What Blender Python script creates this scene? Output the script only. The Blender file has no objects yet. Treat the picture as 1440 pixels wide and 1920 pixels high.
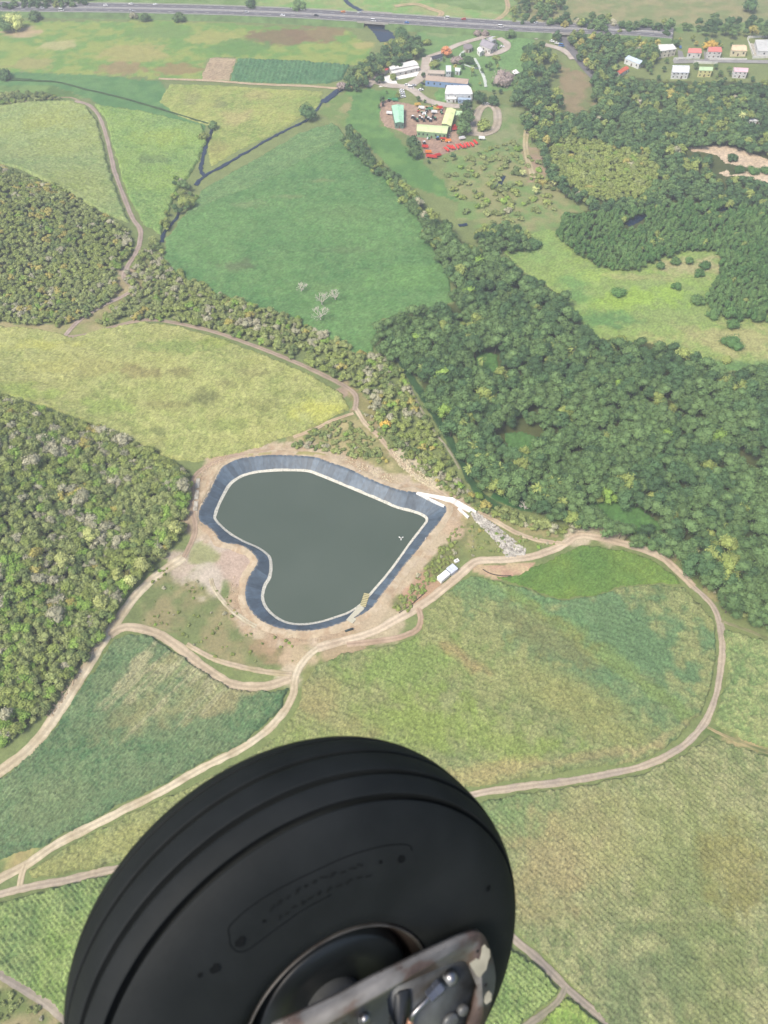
import bpy, bmesh, math, random
import numpy as np
from mathutils import Vector, Matrix
random.seed(7); RNG = np.random.default_rng(7)
SC = bpy.context.scene; COL = SC.collection
# ------------------------------------------------------------------ camera, sky, sun, exposure
CAMH = 306.0; PITCH = math.radians(53.0); F = 1440.0
cam = bpy.data.objects.new('camera', bpy.data.cameras.new('camera')); COL.objects.link(cam)
cam.data.sensor_fit = 'HORIZONTAL'; cam.data.sensor_width = 36; cam.data.lens = 36.0
cam.data.clip_start = 0.05; cam.data.clip_end = 20000
cam.location = (0, 0, CAMH); cam.rotation_euler = (math.pi/2 - PITCH, 0, 0)
SC.camera = cam
cam.data.dof.use_dof = True; cam.data.dof.focus_distance = 380; cam.data.dof.aperture_fstop = 15   # phone-sized aperture: the near wheel is a little soft
SUN_EL, SUN_AZ = math.radians(56), math.radians(-130)      # azimuth from +Y, negative = to the left
w = bpy.data.worlds.new('World'); SC.world = w; w.use_nodes = True
sky = w.node_tree.nodes.new('ShaderNodeTexSky'); sky.sky_type = 'NISHITA'; sky.sun_disc = False
sky.sun_elevation = SUN_EL; sky.sun_rotation = SUN_AZ; sky.air_density = 1.0; sky.dust_density = 3.0
bg = w.node_tree.nodes['Background']; bg.inputs[1].default_value = 0.15
w.node_tree.links.new(sky.outputs[0], bg.inputs[0])
sd = bpy.data.lights.new('sun', 'SUN'); sd.energy = 3.5; sd.angle = math.radians(20); sd.color = (1, .93, .81)
sun = bpy.data.objects.new('sun', sd); COL.objects.link(sun)
sdir = Vector((math.sin(SUN_AZ)*math.cos(SUN_EL), math.cos(SUN_AZ)*math.cos(SUN_EL), math.sin(SUN_EL)))
sun.rotation_euler = sdir.to_track_quat('Z', 'Y').to_euler(); sun.location = (0, 0, 400)
SC.view_settings.view_transform = 'Standard'; SC.view_settings.look = 'None'
SC.view_settings.exposure = 0.56; SC.view_settings.gamma = 1
HAZE = 0.00034
SC.cycles.volume_bounces = 0; SC.cycles.max_bounces = 5; SC.cycles.diffuse_bounces = 3
# ------------------------------------------------------------------ projection helpers
sp, cp = math.sin(PITCH), math.cos(PITCH)
def ray(px, py):
    px = np.asarray(px, float); py = np.asarray(py, float)
    a = (px-720)/F; b = -(py-960)/F
    return a, b*sp + cp, b*cp - sp          # world direction x, y, z
def flat(px, py, z=0.0):
    dx, dy, dz = ray(px, py); t = (z-CAMH)/dz
    return dx*t, dy*t
def vnoise(x, y, s, seed=0):
    x = np.asarray(x)/s + 37.7*seed; y = np.asarray(y)/s + 91.3*seed
    xi = np.floor(x); yi = np.floor(y); fx = x-xi; fy = y-yi
    xi = xi.astype(np.int64); yi = yi.astype(np.int64)
    def hsh(a, b):
        n = (a*374761393 + b*668265263 + seed*1442695041) & 0xffffffff
        n = ((n ^ (n >> 13))*1274126177) & 0xffffffff
        return ((n ^ (n >> 16)) & 0xffff)/65535.0
    fx = fx*fx*(3-2*fx); fy = fy*fy*(3-2*fy)
    return (hsh(xi, yi)*(1-fx)+hsh(xi+1, yi)*fx)*(1-fy) + (hsh(xi, yi+1)*(1-fx)+hsh(xi+1, yi+1)*fx)*fy
def fbm(x, y, s, seed=0, o=4):
    v = 0; a = .5; t = 0
    for k in range(o):
        v = v + a*vnoise(x, y, s/2**k, seed+k*17); t += a; a *= .55
    return v/t
HILLS = []
def hill(px, py, sx, sy, amp):
    x, y = flat(px, py); HILLS.append((float(x), float(y), sx, sy, amp))
hill(-130, 1020, 62, 60, 34); hill(-110, 820, 70, 50, 16); hill(-60, 1250, 50, 50, 10)
hill(-80, 430, 95, 75, 30); hill(330, 700, 85, 38, 6)
hill(1500, 60, 200, 120, 9); hill(1100, -80, 300, 80, 14)
def H(x, y):
    z = 0*x
    for cx, cy, sx, sy, a in HILLS:
        z = z + a*np.exp(-((x-cx)/sx)**2-((y-cy)/sy)**2)
    return z + 0.5*(fbm(x, y, 40, 5, 2)-.5)
def at(px, py, lift=0.0):
    dx, dy, dz = ray(px, py); z = 0*dx
    for _ in range(14):
        t = (z+lift-CAMH)/dz; x = dx*t; y = dy*t; z = .4*z + .6*H(x, y)
    return x, y, z
def P(px, py, lift=0.0):
    x, y, z = at(px, py, lift); return Vector((float(x), float(y), float(z)))
def wpoly(pts, lift=0.0):
    a = np.array(pts, float); x, y, z = at(a[:, 0], a[:, 1], lift); return np.stack([x, y], 1)
def smooth(pts, n=6, closed=False):
    p = np.array(pts, float); N = len(p); out = []
    for i in range(N if closed else N-1):
        if closed: a, b, c, d = p[i-1], p[i], p[(i+1) % N], p[(i+2) % N]
        else: a, b, c, d = p[max(i-1, 0)], p[i], p[i+1], p[min(i+2, N-1)]
        for k in range(n):
            t = k/n
            out.append(.5*((2*b)+(-a+c)*t+(2*a-5*b+4*c-d)*t*t+(-a+3*b-3*c+d)*t**3))
    if not closed: out.append(p[-1])
    return np.array(out)
def inside(x, y, poly):
    r = np.zeros(x.shape, bool); n = len(poly)
    for i in range(n):
        x1, y1 = poly[i-1]; x2, y2 = poly[i]
        c = ((y1 > y) != (y2 > y))
        with np.errstate(divide='ignore', invalid='ignore'):
            r ^= c & (x < (x2-x1)*(y-y1)/((y2-y1) if y2 != y1 else 1e-9)+x1)
    return r
# ------------------------------------------------------------------ materials
def lin(c):
    c = np.array(c, float)/255; return np.where(c < .04045, c/12.92, ((c+.055)/1.055)**2.4)
def A(r, g, b, k=.62): return np.clip(lin((r, g, b))*k, 0, .85)
def newmat(name):
    m = bpy.data.materials.new(name); m.use_nodes = True
    return m, m.node_tree.nodes, m.node_tree.links, m.node_tree.nodes['Principled BSDF']
def mat(name, col, rough=.8, noise=.12, scale=1.5, metal=0, bump=0., spec=.3, dirt=None, dscale=.6):
    m, N, L, b = newmat(name)
    tc = N.new('ShaderNodeTexCoord'); n = N.new('ShaderNodeTexNoise')
    n.inputs['Scale'].default_value = scale; n.inputs['Detail'].default_value = 5
    L.new(tc.outputs['Object'], n.inputs['Vector'])
    cr = N.new('ShaderNodeValToRGB'); L.new(n.outputs['Fac'], cr.inputs[0])
    c = np.array(col[:3], float)
    cr.color_ramp.elements[0].position = .3; cr.color_ramp.elements[1].position = .7
    cr.color_ramp.elements[0].color = (*np.clip(c*(1-noise), 0, 1), 1); cr.color_ramp.elements[1].color = (*np.clip(c*(1+noise), 0, 1), 1)
    out = cr.outputs[0]
    if dirt is not None:
        n2 = N.new('ShaderNodeTexNoise'); n2.inputs['Scale'].default_value = dscale; n2.inputs['Detail'].default_value = 7
        L.new(tc.outputs['Object'], n2.inputs['Vector'])
        r2 = N.new('ShaderNodeValToRGB'); r2.color_ramp.elements[0].position = .5; r2.color_ramp.elements[1].position = .68
        L.new(n2.outputs['Fac'], r2.inputs[0])
        mx = N.new('ShaderNodeMixRGB'); L.new(r2.outputs[0], mx.inputs[0]); L.new(out, mx.inputs[1]); mx.inputs[2].default_value = (*dirt, 1)
        out = mx.outputs[0]
    L.new(out, b.inputs['Base Color'])
    b.inputs['Roughness'].default_value = rough; b.inputs['Metallic'].default_value = metal
    b.inputs['Specular IOR Level'].default_value = spec
    if bump:
        bp = N.new('ShaderNodeBump'); bp.inputs['Strength'].default_value = .6; bp.inputs['Distance'].default_value = bump
        L.new(n.outputs['Fac'], bp.inputs['Height']); L.new(bp.outputs[0], b.inputs['Normal'])
    return m
def colmat(name, s1=.9, amt=.25, rough=.95, bump=.25, s2=.15):
    """base colour from the Col attribute, broken up by fine noise in world metres"""
    m, N, L, b = newmat(name)
    at_ = N.new('ShaderNodeAttribute'); at_.attribute_name = 'Col'
    tc = N.new('ShaderNodeTexCoord')
    n = N.new('ShaderNodeTexNoise'); n.inputs['Scale'].default_value = s1; n.inputs['Detail'].default_value = 4; n.inputs['Roughness'].default_value = .7
    L.new(tc.outputs['Object'], n.inputs['Vector'])
    n3 = N.new('ShaderNodeTexNoise'); n3.inputs['Scale'].default_value = s2; n3.inputs['Detail'].default_value = 5
    L.new(tc.outputs['Object'], n3.inputs['Vector'])
    mr = N.new('ShaderNodeMapRange'); mr.inputs[1].default_value = .3; mr.inputs[2].default_value = .7
    mr.inputs[3].default_value = 1-amt; mr.inputs[4].default_value = 1+amt; L.new(n.outputs['Fac'], mr.inputs[0])
    m2 = N.new('ShaderNodeMapRange'); m2.inputs[1].default_value = .3; m2.inputs[2].default_value = .7
    m2.inputs[3].default_value = .9; m2.inputs[4].default_value = 1.1; L.new(n3.outputs['Fac'], m2.inputs[0])
    mm = N.new('ShaderNodeMath'); mm.operation = 'MULTIPLY'; L.new(mr.outputs[0], mm.inputs[0]); L.new(m2.outputs[0], mm.inputs[1])
    v = N.new('ShaderNodeVectorMath'); v.operation = 'SCALE'; L.new(at_.outputs['Color'], v.inputs[0]); L.new(mm.outputs[0], v.inputs['Scale'])
    L.new(v.outputs[0], b.inputs['Base Color']); b.inputs['Roughness'].default_value = rough
    b.inputs['Specular IOR Level'].default_value = .12
    if bump:
        bp = N.new('ShaderNodeBump'); bp.inputs['Strength'].default_value = .7; bp.inputs['Distance'].default_value = bump
        L.new(n.outputs['Fac'], bp.inputs['Height']); L.new(bp.outputs[0], b.inputs['Normal'])
    return m
# ------------------------------------------------------------------ object helpers
def tag(o, label=None, cat=None, group=None, kind=None):
    if label: o['label'] = label
    if cat: o['category'] = cat
    if group: o['group'] = group
    if kind: o['kind'] = kind
    return o
def link(name, me, m, parent=None):
    if m is not None and len(me.materials) == 0: me.materials.append(m)
    o = bpy.data.objects.new(name, me); COL.objects.link(o)
    if parent is not None: o.parent = parent
    return o
def mesh(name, v, f, m=None, parent=None, sm=False):
    me = bpy.data.meshes.new(name); me.from_pydata([tuple(map(float, a)) for a in v], [], f); me.validate(); me.update()
    if sm: me.polygons.foreach_set('use_smooth', [True]*len(me.polygons))
    return link(name, me, m, parent)
def npmesh(name, V, Q, cols, m, smooth_=False):
    me = bpy.data.meshes.new(name); n = len(Q); k = Q.shape[1]
    me.vertices.add(len(V)); me.vertices.foreach_set('co', V.astype(np.float32).ravel())
    me.loops.add(n*k); me.loops.foreach_set('vertex_index', Q.astype(np.int32).ravel())
    me.polygons.add(n); me.polygons.foreach_set('loop_start', np.arange(0, n*k, k, dtype=np.int32))
    me.update(calc_edges=True)
    if cols is not None:
        a = me.attributes.new('Col', 'FLOAT_COLOR', 'POINT')
        a.data.foreach_set('color', np.concatenate([cols, np.ones((len(V), 1))], 1).astype(np.float32).ravel())
    if smooth_: me.polygons.foreach_set('use_smooth', np.ones(n, bool))
    me.materials.append(m)
    o = bpy.data.objects.new(name, me); COL.objects.link(o); return o
def empty(name, loc, rz=0):
    o = bpy.data.objects.new(name, None); COL.objects.link(o); o.location = loc; o.rotation_euler = (0, 0, rz)
    o.empty_display_size = .5; return o
def boxg(x0, x1, y0, y1, z0, z1, V, Fc):
    b = len(V)
    V += [(x0, y0, z0), (x1, y0, z0), (x1, y1, z0), (x0, y1, z0), (x0, y0, z1), (x1, y0, z1), (x1, y1, z1), (x0, y1, z1)]
    Fc += [(b, b+3, b+2, b+1), (b+4, b+5, b+6, b+7), (b, b+1, b+5, b+4), (b+1, b+2, b+6, b+5), (b+2, b+3, b+7, b+6), (b+3, b, b+4, b+7)]
def copy_tree(o, parent=None):
    c = o.copy(); COL.objects.link(c)
    if parent is not None: c.parent = parent
    for ch in list(o.children): copy_tree(ch, c)
    return c
# ------------------------------------------------------------------ pond outlines (photo points, unprojected to the rim and the water)
ZC = 2.7692
def pc(l): return [(340+a/ZC, 830+b/ZC) for a, b in l]
OUTER = pc([(205,140),(235,115),(300,85),(400,70),(500,65),(600,68),(700,78),(760,98),(850,130),(950,175),(1050,220),(1150,250),(1225,262),(1368,328),(1350,390),(1290,470),(1210,570),(1130,670),(1060,760),(1000,840),(950,880),(880,915),(800,945),(720,965),(640,975),(560,970),(480,950),(400,910),(350,850),(335,780),(350,700),(395,630),(395,600),(360,560),(300,530),(210,510),(180,470),(140,435),(97,400),(97,350),(120,300),(160,230)])
INNER = pc([(180,400),(183,370),(195,330),(225,270),(260,215),(310,180),(370,160),(450,150),(550,146),(650,150),(700,165),(800,205),(920,255),(1040,305),(1120,340),(1200,360),(1255,382),(1272,405),(1240,450),(1190,515),(1130,600),(1070,680),(1010,750),(970,795),(930,840),(870,880),(800,905),(720,930),(620,943),(540,930),(480,895),(440,850),(425,800),(440,740),(480,680),(492,640),(470,600),(410,550),(320,510),(240,460)])
RIMZ, WATZ = 0.55, -3.2
ow = smooth(np.array([flat(a, b, RIMZ) for a, b in OUTER]), 5, True)
iw = smooth(np.array([flat(a, b, WATZ) for a, b in INNER]), 5, True)
def ringdist(x, y, poly):
    """distance from points to a closed polyline"""
    d = np.full(x.shape, 1e9)
    for i in range(len(poly)):
        a = poly[i-1]; b = poly[i]; ab = b-a; L2 = ab @ ab + 1e-9
        t = np.clip(((x-a[0])*ab[0]+(y-a[1])*ab[1])/L2, 0, 1)
        d = np.minimum(d, np.hypot(x-a[0]-t*ab[0], y-a[1]-t*ab[1]))
    return d
# ------------------------------------------------------------------ ground painting (true surface colours, by place)
GRASS = A(128, 142, 90); DIRT = A(204, 186, 156); DIRTR = A(190, 166, 136); PALE = A(222, 206, 178)
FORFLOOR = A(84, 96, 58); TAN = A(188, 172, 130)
PAINT = [  # polygon, colour, second colour, edge jitter in m
 ([(-200,-60),(1700,-60),(1700,70),(1180,62),(700,40),(-200,30)], A(140,165,105), A(120,150,85), 4),
 ([(520,-20),(700,-20),(960,30),(960,50),(640,25),(480,10)], A(135,175,100), A(165,175,115), 3),
 ([(960,-30),(1500,-30),(1500,40),(1200,55),(980,45)], A(140,152,100), A(165,160,115), 5),
 # upper left meadows
 ([(-80,40),(300,40),(650,55),(700,90),(690,125),(440,108),(390,108),(375,152),(300,148),(150,138),(-80,132)], A(158,172,92), A(122,160,82), 3),
 ([(-80,135),(150,138),(300,152),(330,215),(390,235),(385,270),(200,200),(100,160),(-80,160)], A(108,150,90), A(92,138,82), 2),
 ([(-80,160),(100,160),(160,185),(60,190),(-80,195)], A(128,158,90), A(100,130,70), 2),
 ([(650,165),(740,170),(750,190),(715,200),(715,235),(790,300),(820,330),(860,380),(760,345),(720,300),(690,270),(655,245),(630,200)], A(118,158,88), A(98,140,78), 2),
 ([(620,175),(660,180),(650,240),(625,235),(600,210)], A(125,150,85), A(165,160,110), 2),
 ([(820,300),(960,240),(1010,280),(1040,350),(1100,400),(1010,440),(900,430),(860,400)], A(128,156,92), A(158,158,108), 5),
 ([(985,270),(1015,280),(1030,330),(1000,345),(985,320)], A(182,158,130), A(160,150,110), 3),
 ([(890,190),(940,195),(985,210),(960,290),(900,270)], A(150,158,110), A(125,150,90), 3),
 ([(780,60),(1000,70),(1010,130),(960,170),(880,170),(830,150),(790,120)], A(120,158,95), A(130,162,100), 2),
 ([(1050,120),(1110,145),(1120,200),(1070,215),(1050,190)], A(158,142,108), A(130,140,90), 3),
 ([(300,1060),(370,1080),(470,1150),(560,1215),(550,1262),(450,1250),(390,1230),(330,1190),(280,1175),(235,1170),(280,1100)], A(128,140,90), A(160,152,110), 2),
 ([(480,1180),(560,1210),(555,1245),(500,1250),(470,1215)], A(180,154,122), A(140,136,92), 2),
 ([(560,800),(660,780),(700,810),(780,890),(830,920),(800,930),(700,885),(600,850),(520,835)], A(150,150,98), A(190,178,130), 2),
 ([(550,850),(620,855),(700,880),(790,915),(770,925),(690,895),(600,865)], A(205,188,145), A(170,165,110), 1.5),
 ([(640,700),(700,760),(720,830),(790,890),(900,960),(1050,1000),(1000,1010),(920,975),(830,925),(760,880),(700,820),(660,770)], A(176,160,122), A(150,145,95), 3),
 ([(850,960),(960,975),(1050,1010),(1060,1020),(960,1045),(880,1050),(850,1010)], A(140,148,92), A(178,165,120), 2),
 ([(960,1000),(1100,1000),(1250,1040),(1330,1120),(1440,1190),(1440,1130),(1300,1060),(1200,1010),(1090,975)], A(165,158,110), A(120,135,75), 2.5),
 ([(720,1150),(850,1000),(870,980),(880,1010),(850,1060),(760,1150)], A(116,130,78), A(138,140,92), 2),
 ([(880,1055),(1000,1055),(990,1075),(930,1085),(880,1070)], A(208,188,148), A(200,165,140), 1),
 ([(-60,1810),(60,1850),(140,1925),(140,2100),(-60,2100)], A(165,155,115), A(120,135,80), 2),
 ([(1300,1362),(1345,1362),(1480,1420),(1480,1440)], A(112,132,78), A(185,170,125), 1),
 ([(560,1245),(700,1200),(690,1225),(600,1250),(570,1290)], A(145,150,95), A(120,140,80), 2),
 ([(0,1590),(80,1580),(60,1625),(0,1640)], A(165,168,108), A(180,165,115), 2),
 ([(120,600),(250,500),(280,480),(300,520),(250,560),(180,610),(140,630)], A(150,150,98), A(178,165,125), 3),
 ([(-60,600),(130,610),(200,605),(260,590),(200,625),(100,635),(-60,625)], A(150,158,95), A(175,165,120), 2),
]
FORESTS_FLOOR = []
def ground_colour(x, y):
    n1 = fbm(x, y, 45, 2); n2 = fbm(x, y, 7, 9)
    t = np.clip((n1*.6+n2*.4-.35)/.3, 0, 1)[:, None]
    c = GRASS*(1-t)+A(140, 152, 96)*t
    jx = x+(fbm(x, y, 9, 31)-.5)*2; jy = y+(fbm(x, y, 9, 41)-.5)*2
    for poly, c1, c2, j in PAINT:
        wp = wpoly(poly); m = inside(x+(fbm(x, y, 7, 31)-.5)*4*j, y+(fbm(x, y, 7, 41)-.5)*4*j, wp)
        s = np.clip((fbm(x, y, 14, int(poly[0][0]) % 97)*.5+n2*.5-.42)/.16, 0, 1)[:, None]
        c = np.where(m[:, None], c1*(1-s)+c2*s, c)
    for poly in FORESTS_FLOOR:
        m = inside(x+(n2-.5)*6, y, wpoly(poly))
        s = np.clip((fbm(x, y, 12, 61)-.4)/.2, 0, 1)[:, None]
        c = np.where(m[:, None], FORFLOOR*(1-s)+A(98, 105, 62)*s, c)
    return c
T_HILLB = [(-40,728),(0,742),(60,762),(130,786),(190,797),(255,834),(320,862),(352,892),(350,955),(338,1000),(290,1050),(245,1100),(205,1160),(165,1225),(115,1290),(80,1335),(30,1375),(-40,1415)]
T_HILLA = [(-40,300),(40,325),(100,345),(160,380),(205,408),(240,430),(248,460),(232,490),(205,515),(225,540),(170,585),(118,605),(-40,600)]
T_BELT = [(235,508),(262,480),(275,440),(300,455),(305,490),(345,512),(400,540),(480,572),(560,598),(620,628),(665,655),(735,672),(760,710),(790,770),(835,840),(870,905),(930,950),(1040,975),(1095,985),(1040,998),(960,980),(900,950),(850,920),(800,882),(740,825),(705,785),(692,745),(650,712),(560,668),(480,640),(400,612),(330,598),(270,592),(200,604),(165,615),(190,590),(245,550)]
T_FOREST = [(698,640),(712,605),(760,585),(855,568),(850,530),(818,470),(790,425),(830,420),(860,450),(930,480),(985,515),(1050,550),(1085,600),(1110,632),(1180,638),(1260,648),(1310,668),(1360,698),(1480,690),(1480,1190),(1400,1160),(1335,1110),(1285,1050),(1230,1030),(1170,1000),(1090,975),(1000,950),(945,920),(905,905),(885,870),(850,810),(810,750),(775,700),(745,672)]
T_WOOD = [(1010,190),(1075,215),(1120,200),(1110,150),(1130,120),(1160,140),(1240,152),(1420,155),(1480,150),(1480,395),(1300,370),(1200,385),(1120,395),(1080,370),(1035,340),(1020,290),(975,215)]
T_MANG = [(1000,440),(1040,440),(1060,400),(1120,395),(1300,375),(1480,372),(1480,600),(1360,592),(1322,560),(1342,520),(1350,490),(1345,464),(1290,464),(1230,482),(1200,500),(1130,497),(1085,470),(1050,440)]
T_HEDGE = [(642,262),(655,240),(680,268),(705,300),(750,330),(775,365),(830,420),(860,450),(820,470),(795,430),(765,385),(725,330),(690,302)]
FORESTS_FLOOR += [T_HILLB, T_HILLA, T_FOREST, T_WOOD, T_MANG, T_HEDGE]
xs = np.concatenate([np.linspace(-6000, -700, 14), np.arange(-480, -330, 8.), np.arange(-330, 330, 1.35), np.arange(330, 480, 8.), np.linspace(700, 6000, 14)])
ys = np.concatenate([np.linspace(-3000, -100, 8), np.arange(-60, 0, 6.), np.arange(0, 430, 1.35), np.arange(430, 960, 2.3), np.arange(965, 1200, 15.), np.linspace(1400, 6500, 14)])
GX, GY = np.meshgrid(xs, ys); gx = GX.ravel(); gy = GY.ravel(); gz = H(gx, gy)
ip = inside(gx, gy, ow); gz = np.where(ip, -6.0, gz)
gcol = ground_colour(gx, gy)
pd = ringdist(gx, gy, ow)
near = (pd < 60)
# bare earth around the pond
dm = np.clip((9.5+(fbm(gx, gy, 10, 71)-.5)*14-pd)/1.5, 0, 1)
s = np.clip((fbm(gx, gy, 6, 73)-.4)/.2, 0, 1)[:, None]
earth = DIRT*(1-s)+DIRTR*s; earth = np.where((fbm(gx, gy, 4, 75) > .6)[:, None], A(205, 186, 160), earth)
gcol = gcol*(1-dm[:, None])+earth*dm[:, None]
for px, py, r, col in [(400,1055,17,A(214,200,182)),(345,1055,9,A(205,186,168)),(450,1060,14,A(200,176,158)),(380,1040,8,A(160,165,110)),(640,1205,12,DIRTR),(720,1170,12,DIRT),
                       (800,1100,8,A(196,160,132)),(850,990,6,A(205,180,150)),(780,1120,8,A(196,160,132)),(1090,1003,8,A(222,204,178)),(1140,1003,8,A(205,190,160)),(395,1080,7,A(214,200,182)),
                       (560,1230,9,A(205,182,150)),(545,1268,6,A(215,198,170)),(235,508,5,A(180,160,140)),(640,735,5,A(186,160,142)),(820,900,6,PALE),(770,870,5,PALE),(745,850,4,PALE),(600,862,4,PALE),(700,890,4,PALE),
                       (590,65,20,A(150,128,96)),(680,85,8,A(185,175,110)),(250,100,22,A(176,170,105)),(230,128,14,A(160,140,100)),(60,120,14,A(170,165,105)),(520,70,22,A(140,118,90)),(330,130,14,A(160,140,95)),(110,85,12,A(190,185,130)),
                       (400,70,18,A(170,172,100)),(300,60,20,A(125,155,85)),(450,90,20,A(110,150,80)),(40,60,12,A(200,175,140)),(1000,300,8,A(175,150,128)),(835,60,12,A(150,165,110))]:
    cx, cy, _ = at(px, py); sc_ = 3.2 if py < 140 else 1.0
    d = np.hypot((gx-cx)/r/(1.6 if py < 140 else 1), (gy-cy)/r) + (fbm(gx, gy, 6, 77)-.5)*1.1
    a = np.clip((1-d)/.25, 0, 1)[:, None]*.85; gcol = gcol*(1-a)+col*a
nx, ny = len(xs), len(ys); I = np.arange(nx*ny).reshape(ny, nx)
Q = np.stack([I[:-1, :-1], I[:-1, 1:], I[1:, 1:], I[1:, :-1]], -1).reshape(-1, 4)
M_GROUND = colmat('ground_soil_and_grass', .8, .22, bump=.3)
tag(npmesh('ground', np.stack([gx, gy, gz], 1), Q, gcol, M_GROUND, True), 'gently rolling ground of grass and bare earth under the fields', kind='structure')
# ------------------------------------------------------------------ fields: real crop canopies
def field(name, pts, cell, hgt, c1, c2, c3, label, rows=None, spots=(), amp=.35, ns=1.2, kind='stuff', jit=1.0, big=30, rowamp=.3, mt=None, rowsp=1.5, contrast=1.0):
    wp = wpoly(pts); x0, y0 = wp.min(0)-2; x1, y1 = wp.max(0)+2
    x0 = max(x0, -430); x1 = min(x1, 430); y0 = max(y0, -25)
    X, Y = np.meshgrid(np.arange(x0, x1, cell), np.arange(y0, y1, cell)); ny_, nx_ = X.shape
    x = X.ravel(); y = Y.ravel(); sd_ = abs(hash((round(pts[0][0]), round(pts[1][1])))) % 83
    x = x+(RNG.random(x.shape)-.5)*cell*.5; y = y+(RNG.random(y.shape)-.5)*cell*.5
    jx = x+(fbm(x, y, 5, 11)-.5)*3*jit; jy = y+(fbm(x, y, 5, 12)-.5)*3*jit
    ins = inside(jx, jy, wp) & ~(inside(x, y, ow)) & (ringdist(x, y, ow[::3]) > 2.5 if name != 'x' else True)
    n = fbm(x, y, ns, sd_, 3); nb = fbm(x, y, big, sd_+3, 4); nm_ = fbm(x, y, ns*4, sd_+5, 3)
    hh = hgt*(1 + amp*1.6*(n-.5)*contrast + amp*(nm_-.5)*1.3) + (RNG.random(x.shape)-.5)*min(.75, hgt*.55)*contrast
    rw = np.zeros(x.shape)
    if rows is not None:
        a = np.array(wpoly(rows)); d = a[1]-a[0]; d /= np.linalg.norm(d)
        u = -x*d[1]+y*d[0] + (fbm(x, y, 14, 21)-.5)*.9
        rw = np.cos(2*np.pi*u/rowsp); hh = hh + hgt*rowamp*.5*rw*(.5+nb)
    z = H(x, y)+np.where(ins, np.maximum(hh, .04), -.35)
    t = np.clip((nb-.36)/.28, 0, 1)[:, None]; q = np.clip((nm_*.5+n*.5-.38)/.24, 0, 1)[:, None]
    c = (c1*(1-t)+c2*t)*(1-.55*q)+c3*.55*q
    for (px, py, rx, ry, col, st, ang) in spots:
        cx, cy, _ = at(px, py); ca, sa = math.cos(ang), math.sin(ang)
        dx = (x-cx)*ca+(y-cy)*sa; dy = -(x-cx)*sa+(y-cy)*ca
        dd = np.hypot(dx/rx, dy/ry)+(nm_-.5)*1.3+(fbm(x, y, 9, sd_+8)-.5)*1.2
        a = np.clip((1-dd)/.6, 0, 1)[:, None]*st; c = c*(1-a)+col*a
    c = c*(0.74+.52*RNG.random(len(x)))[:, None]
    I = np.arange(nx_*ny_).reshape(ny_, nx_); Q = np.stack([I[:-1, :-1], I[:-1, 1:], I[1:, 1:], I[1:, :-1]], -1).reshape(-1, 4)
    Q = Q[ins[Q].any(1)]; used = np.unique(Q); mp = np.zeros(nx_*ny_, int); mp[used] = np.arange(len(used))
    o = npmesh(name, np.stack([x, y, z], 1)[used], mp[Q], c[used], mt or M_CROP)
    tag(o, label, kind=kind)
    if kind == 'stuff': o['category'] = 'crop' if 'cane' in name else 'grass'
    return o
M_CROP = colmat('cane_leaves', 1.4, .4, bump=.35)
M_MEADOW = colmat('meadow_grass', .9, .22, bump=.3)
M_TRACK = colmat('compacted_dirt', .7, .16, bump=.08)
LOOP = [(565,1300),(590,1255),(640,1228),(700,1216),(760,1206),(790,1185),(800,1150),(835,1118),(880,1082),(920,1088),(985,1108),(1050,1127),(1110,1122),(1170,1103),(1240,1097),(1283,1104),(1315,1140),(1338,1172),(1342,1230),(1333,1285),(1312,1335),(1278,1378),(1238,1408),(1190,1425),(1120,1437),(1050,1449),(950,1463),(885,1474),(650,1529),(400,1576),(200,1623),(130,1638),(62,1648),(56,1634),(110,1596),(180,1562),(300,1502),(400,1457),(480,1415),(530,1370),(558,1325)]
field('sugar_cane_crop', LOOP, .56, 1.7, A(120,138,88), A(140,150,94), A(176,178,122), 'tall sugar cane inside the big curved track right of the pond', rows=[(700,1290),(1000,1400)], rowsp=2.6, rowamp=.1,
      spots=[(1130,1190,60,38,A(104,140,98),.8,-.4),(1220,1270,30,45,A(110,140,95),.6,0),(940,1110,40,16,A(112,148,98),.7,-.5),(760,1250,40,14,A(136,162,86),.7,.2),(980,1130,42,4,A(142,162,82),.5,-.75),(1200,1280,45,5,A(142,160,86),.5,-.75),
             (700,1380,50,20,A(142,160,88),.6,.1),(900,1380,50,14,A(146,166,84),.6,-.3),(600,1310,12,14,A(166,156,110),.6,.6),(860,1230,22,4,A(170,145,105),.6,-.7),(1000,1180,30,10,A(140,138,90),.6,-.6),(1100,1330,40,12,A(160,160,98),.6,-.6),(1050,1430,50,3,A(172,160,116),.6,.15),
             (640,1360,20,8,A(168,158,110),.5,-.5),(200,1590,50,6,A(168,168,104),.6,.35),(900,1450,30,6,A(180,168,115),.6,.1),(1220,1400,30,2,A(172,160,116),.6,.5)])
F7 = [(700,1600),(850,1530),(905,1504),(960,1492),(1100,1474),(1200,1454),(1265,1426),(1308,1396),(1328,1378),(1440,1424),(1520,1445),(1520,2000),(1180,1985),(1112,1880),(1068,1838),(1020,1792),(974,1748),(850,1650)]
field('sugar_cane_crop', F7, .55, 1.6, A(126,142,92), A(142,151,102), A(182,179,132), 'broad olive sugar cane field at the lower right below the curved track', rows=[(1010,1780),(1110,1880)], rowsp=1.7, rowamp=.3,
      spots=[(1000,1530,30,14,A(112,145,88),.6,0),(1100,1560,30,22,A(176,165,118),.6,.3),(1250,1560,40,26,A(160,166,110),.5,0),(1300,1750,20,60,A(125,140,85),.5,0),(1180,1830,22,18,A(112,130,90),.5,.4),(1020,1640,16,22,A(168,155,112),.5,0),(1380,1640,14,20,A(150,140,82),.5,0)])
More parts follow.
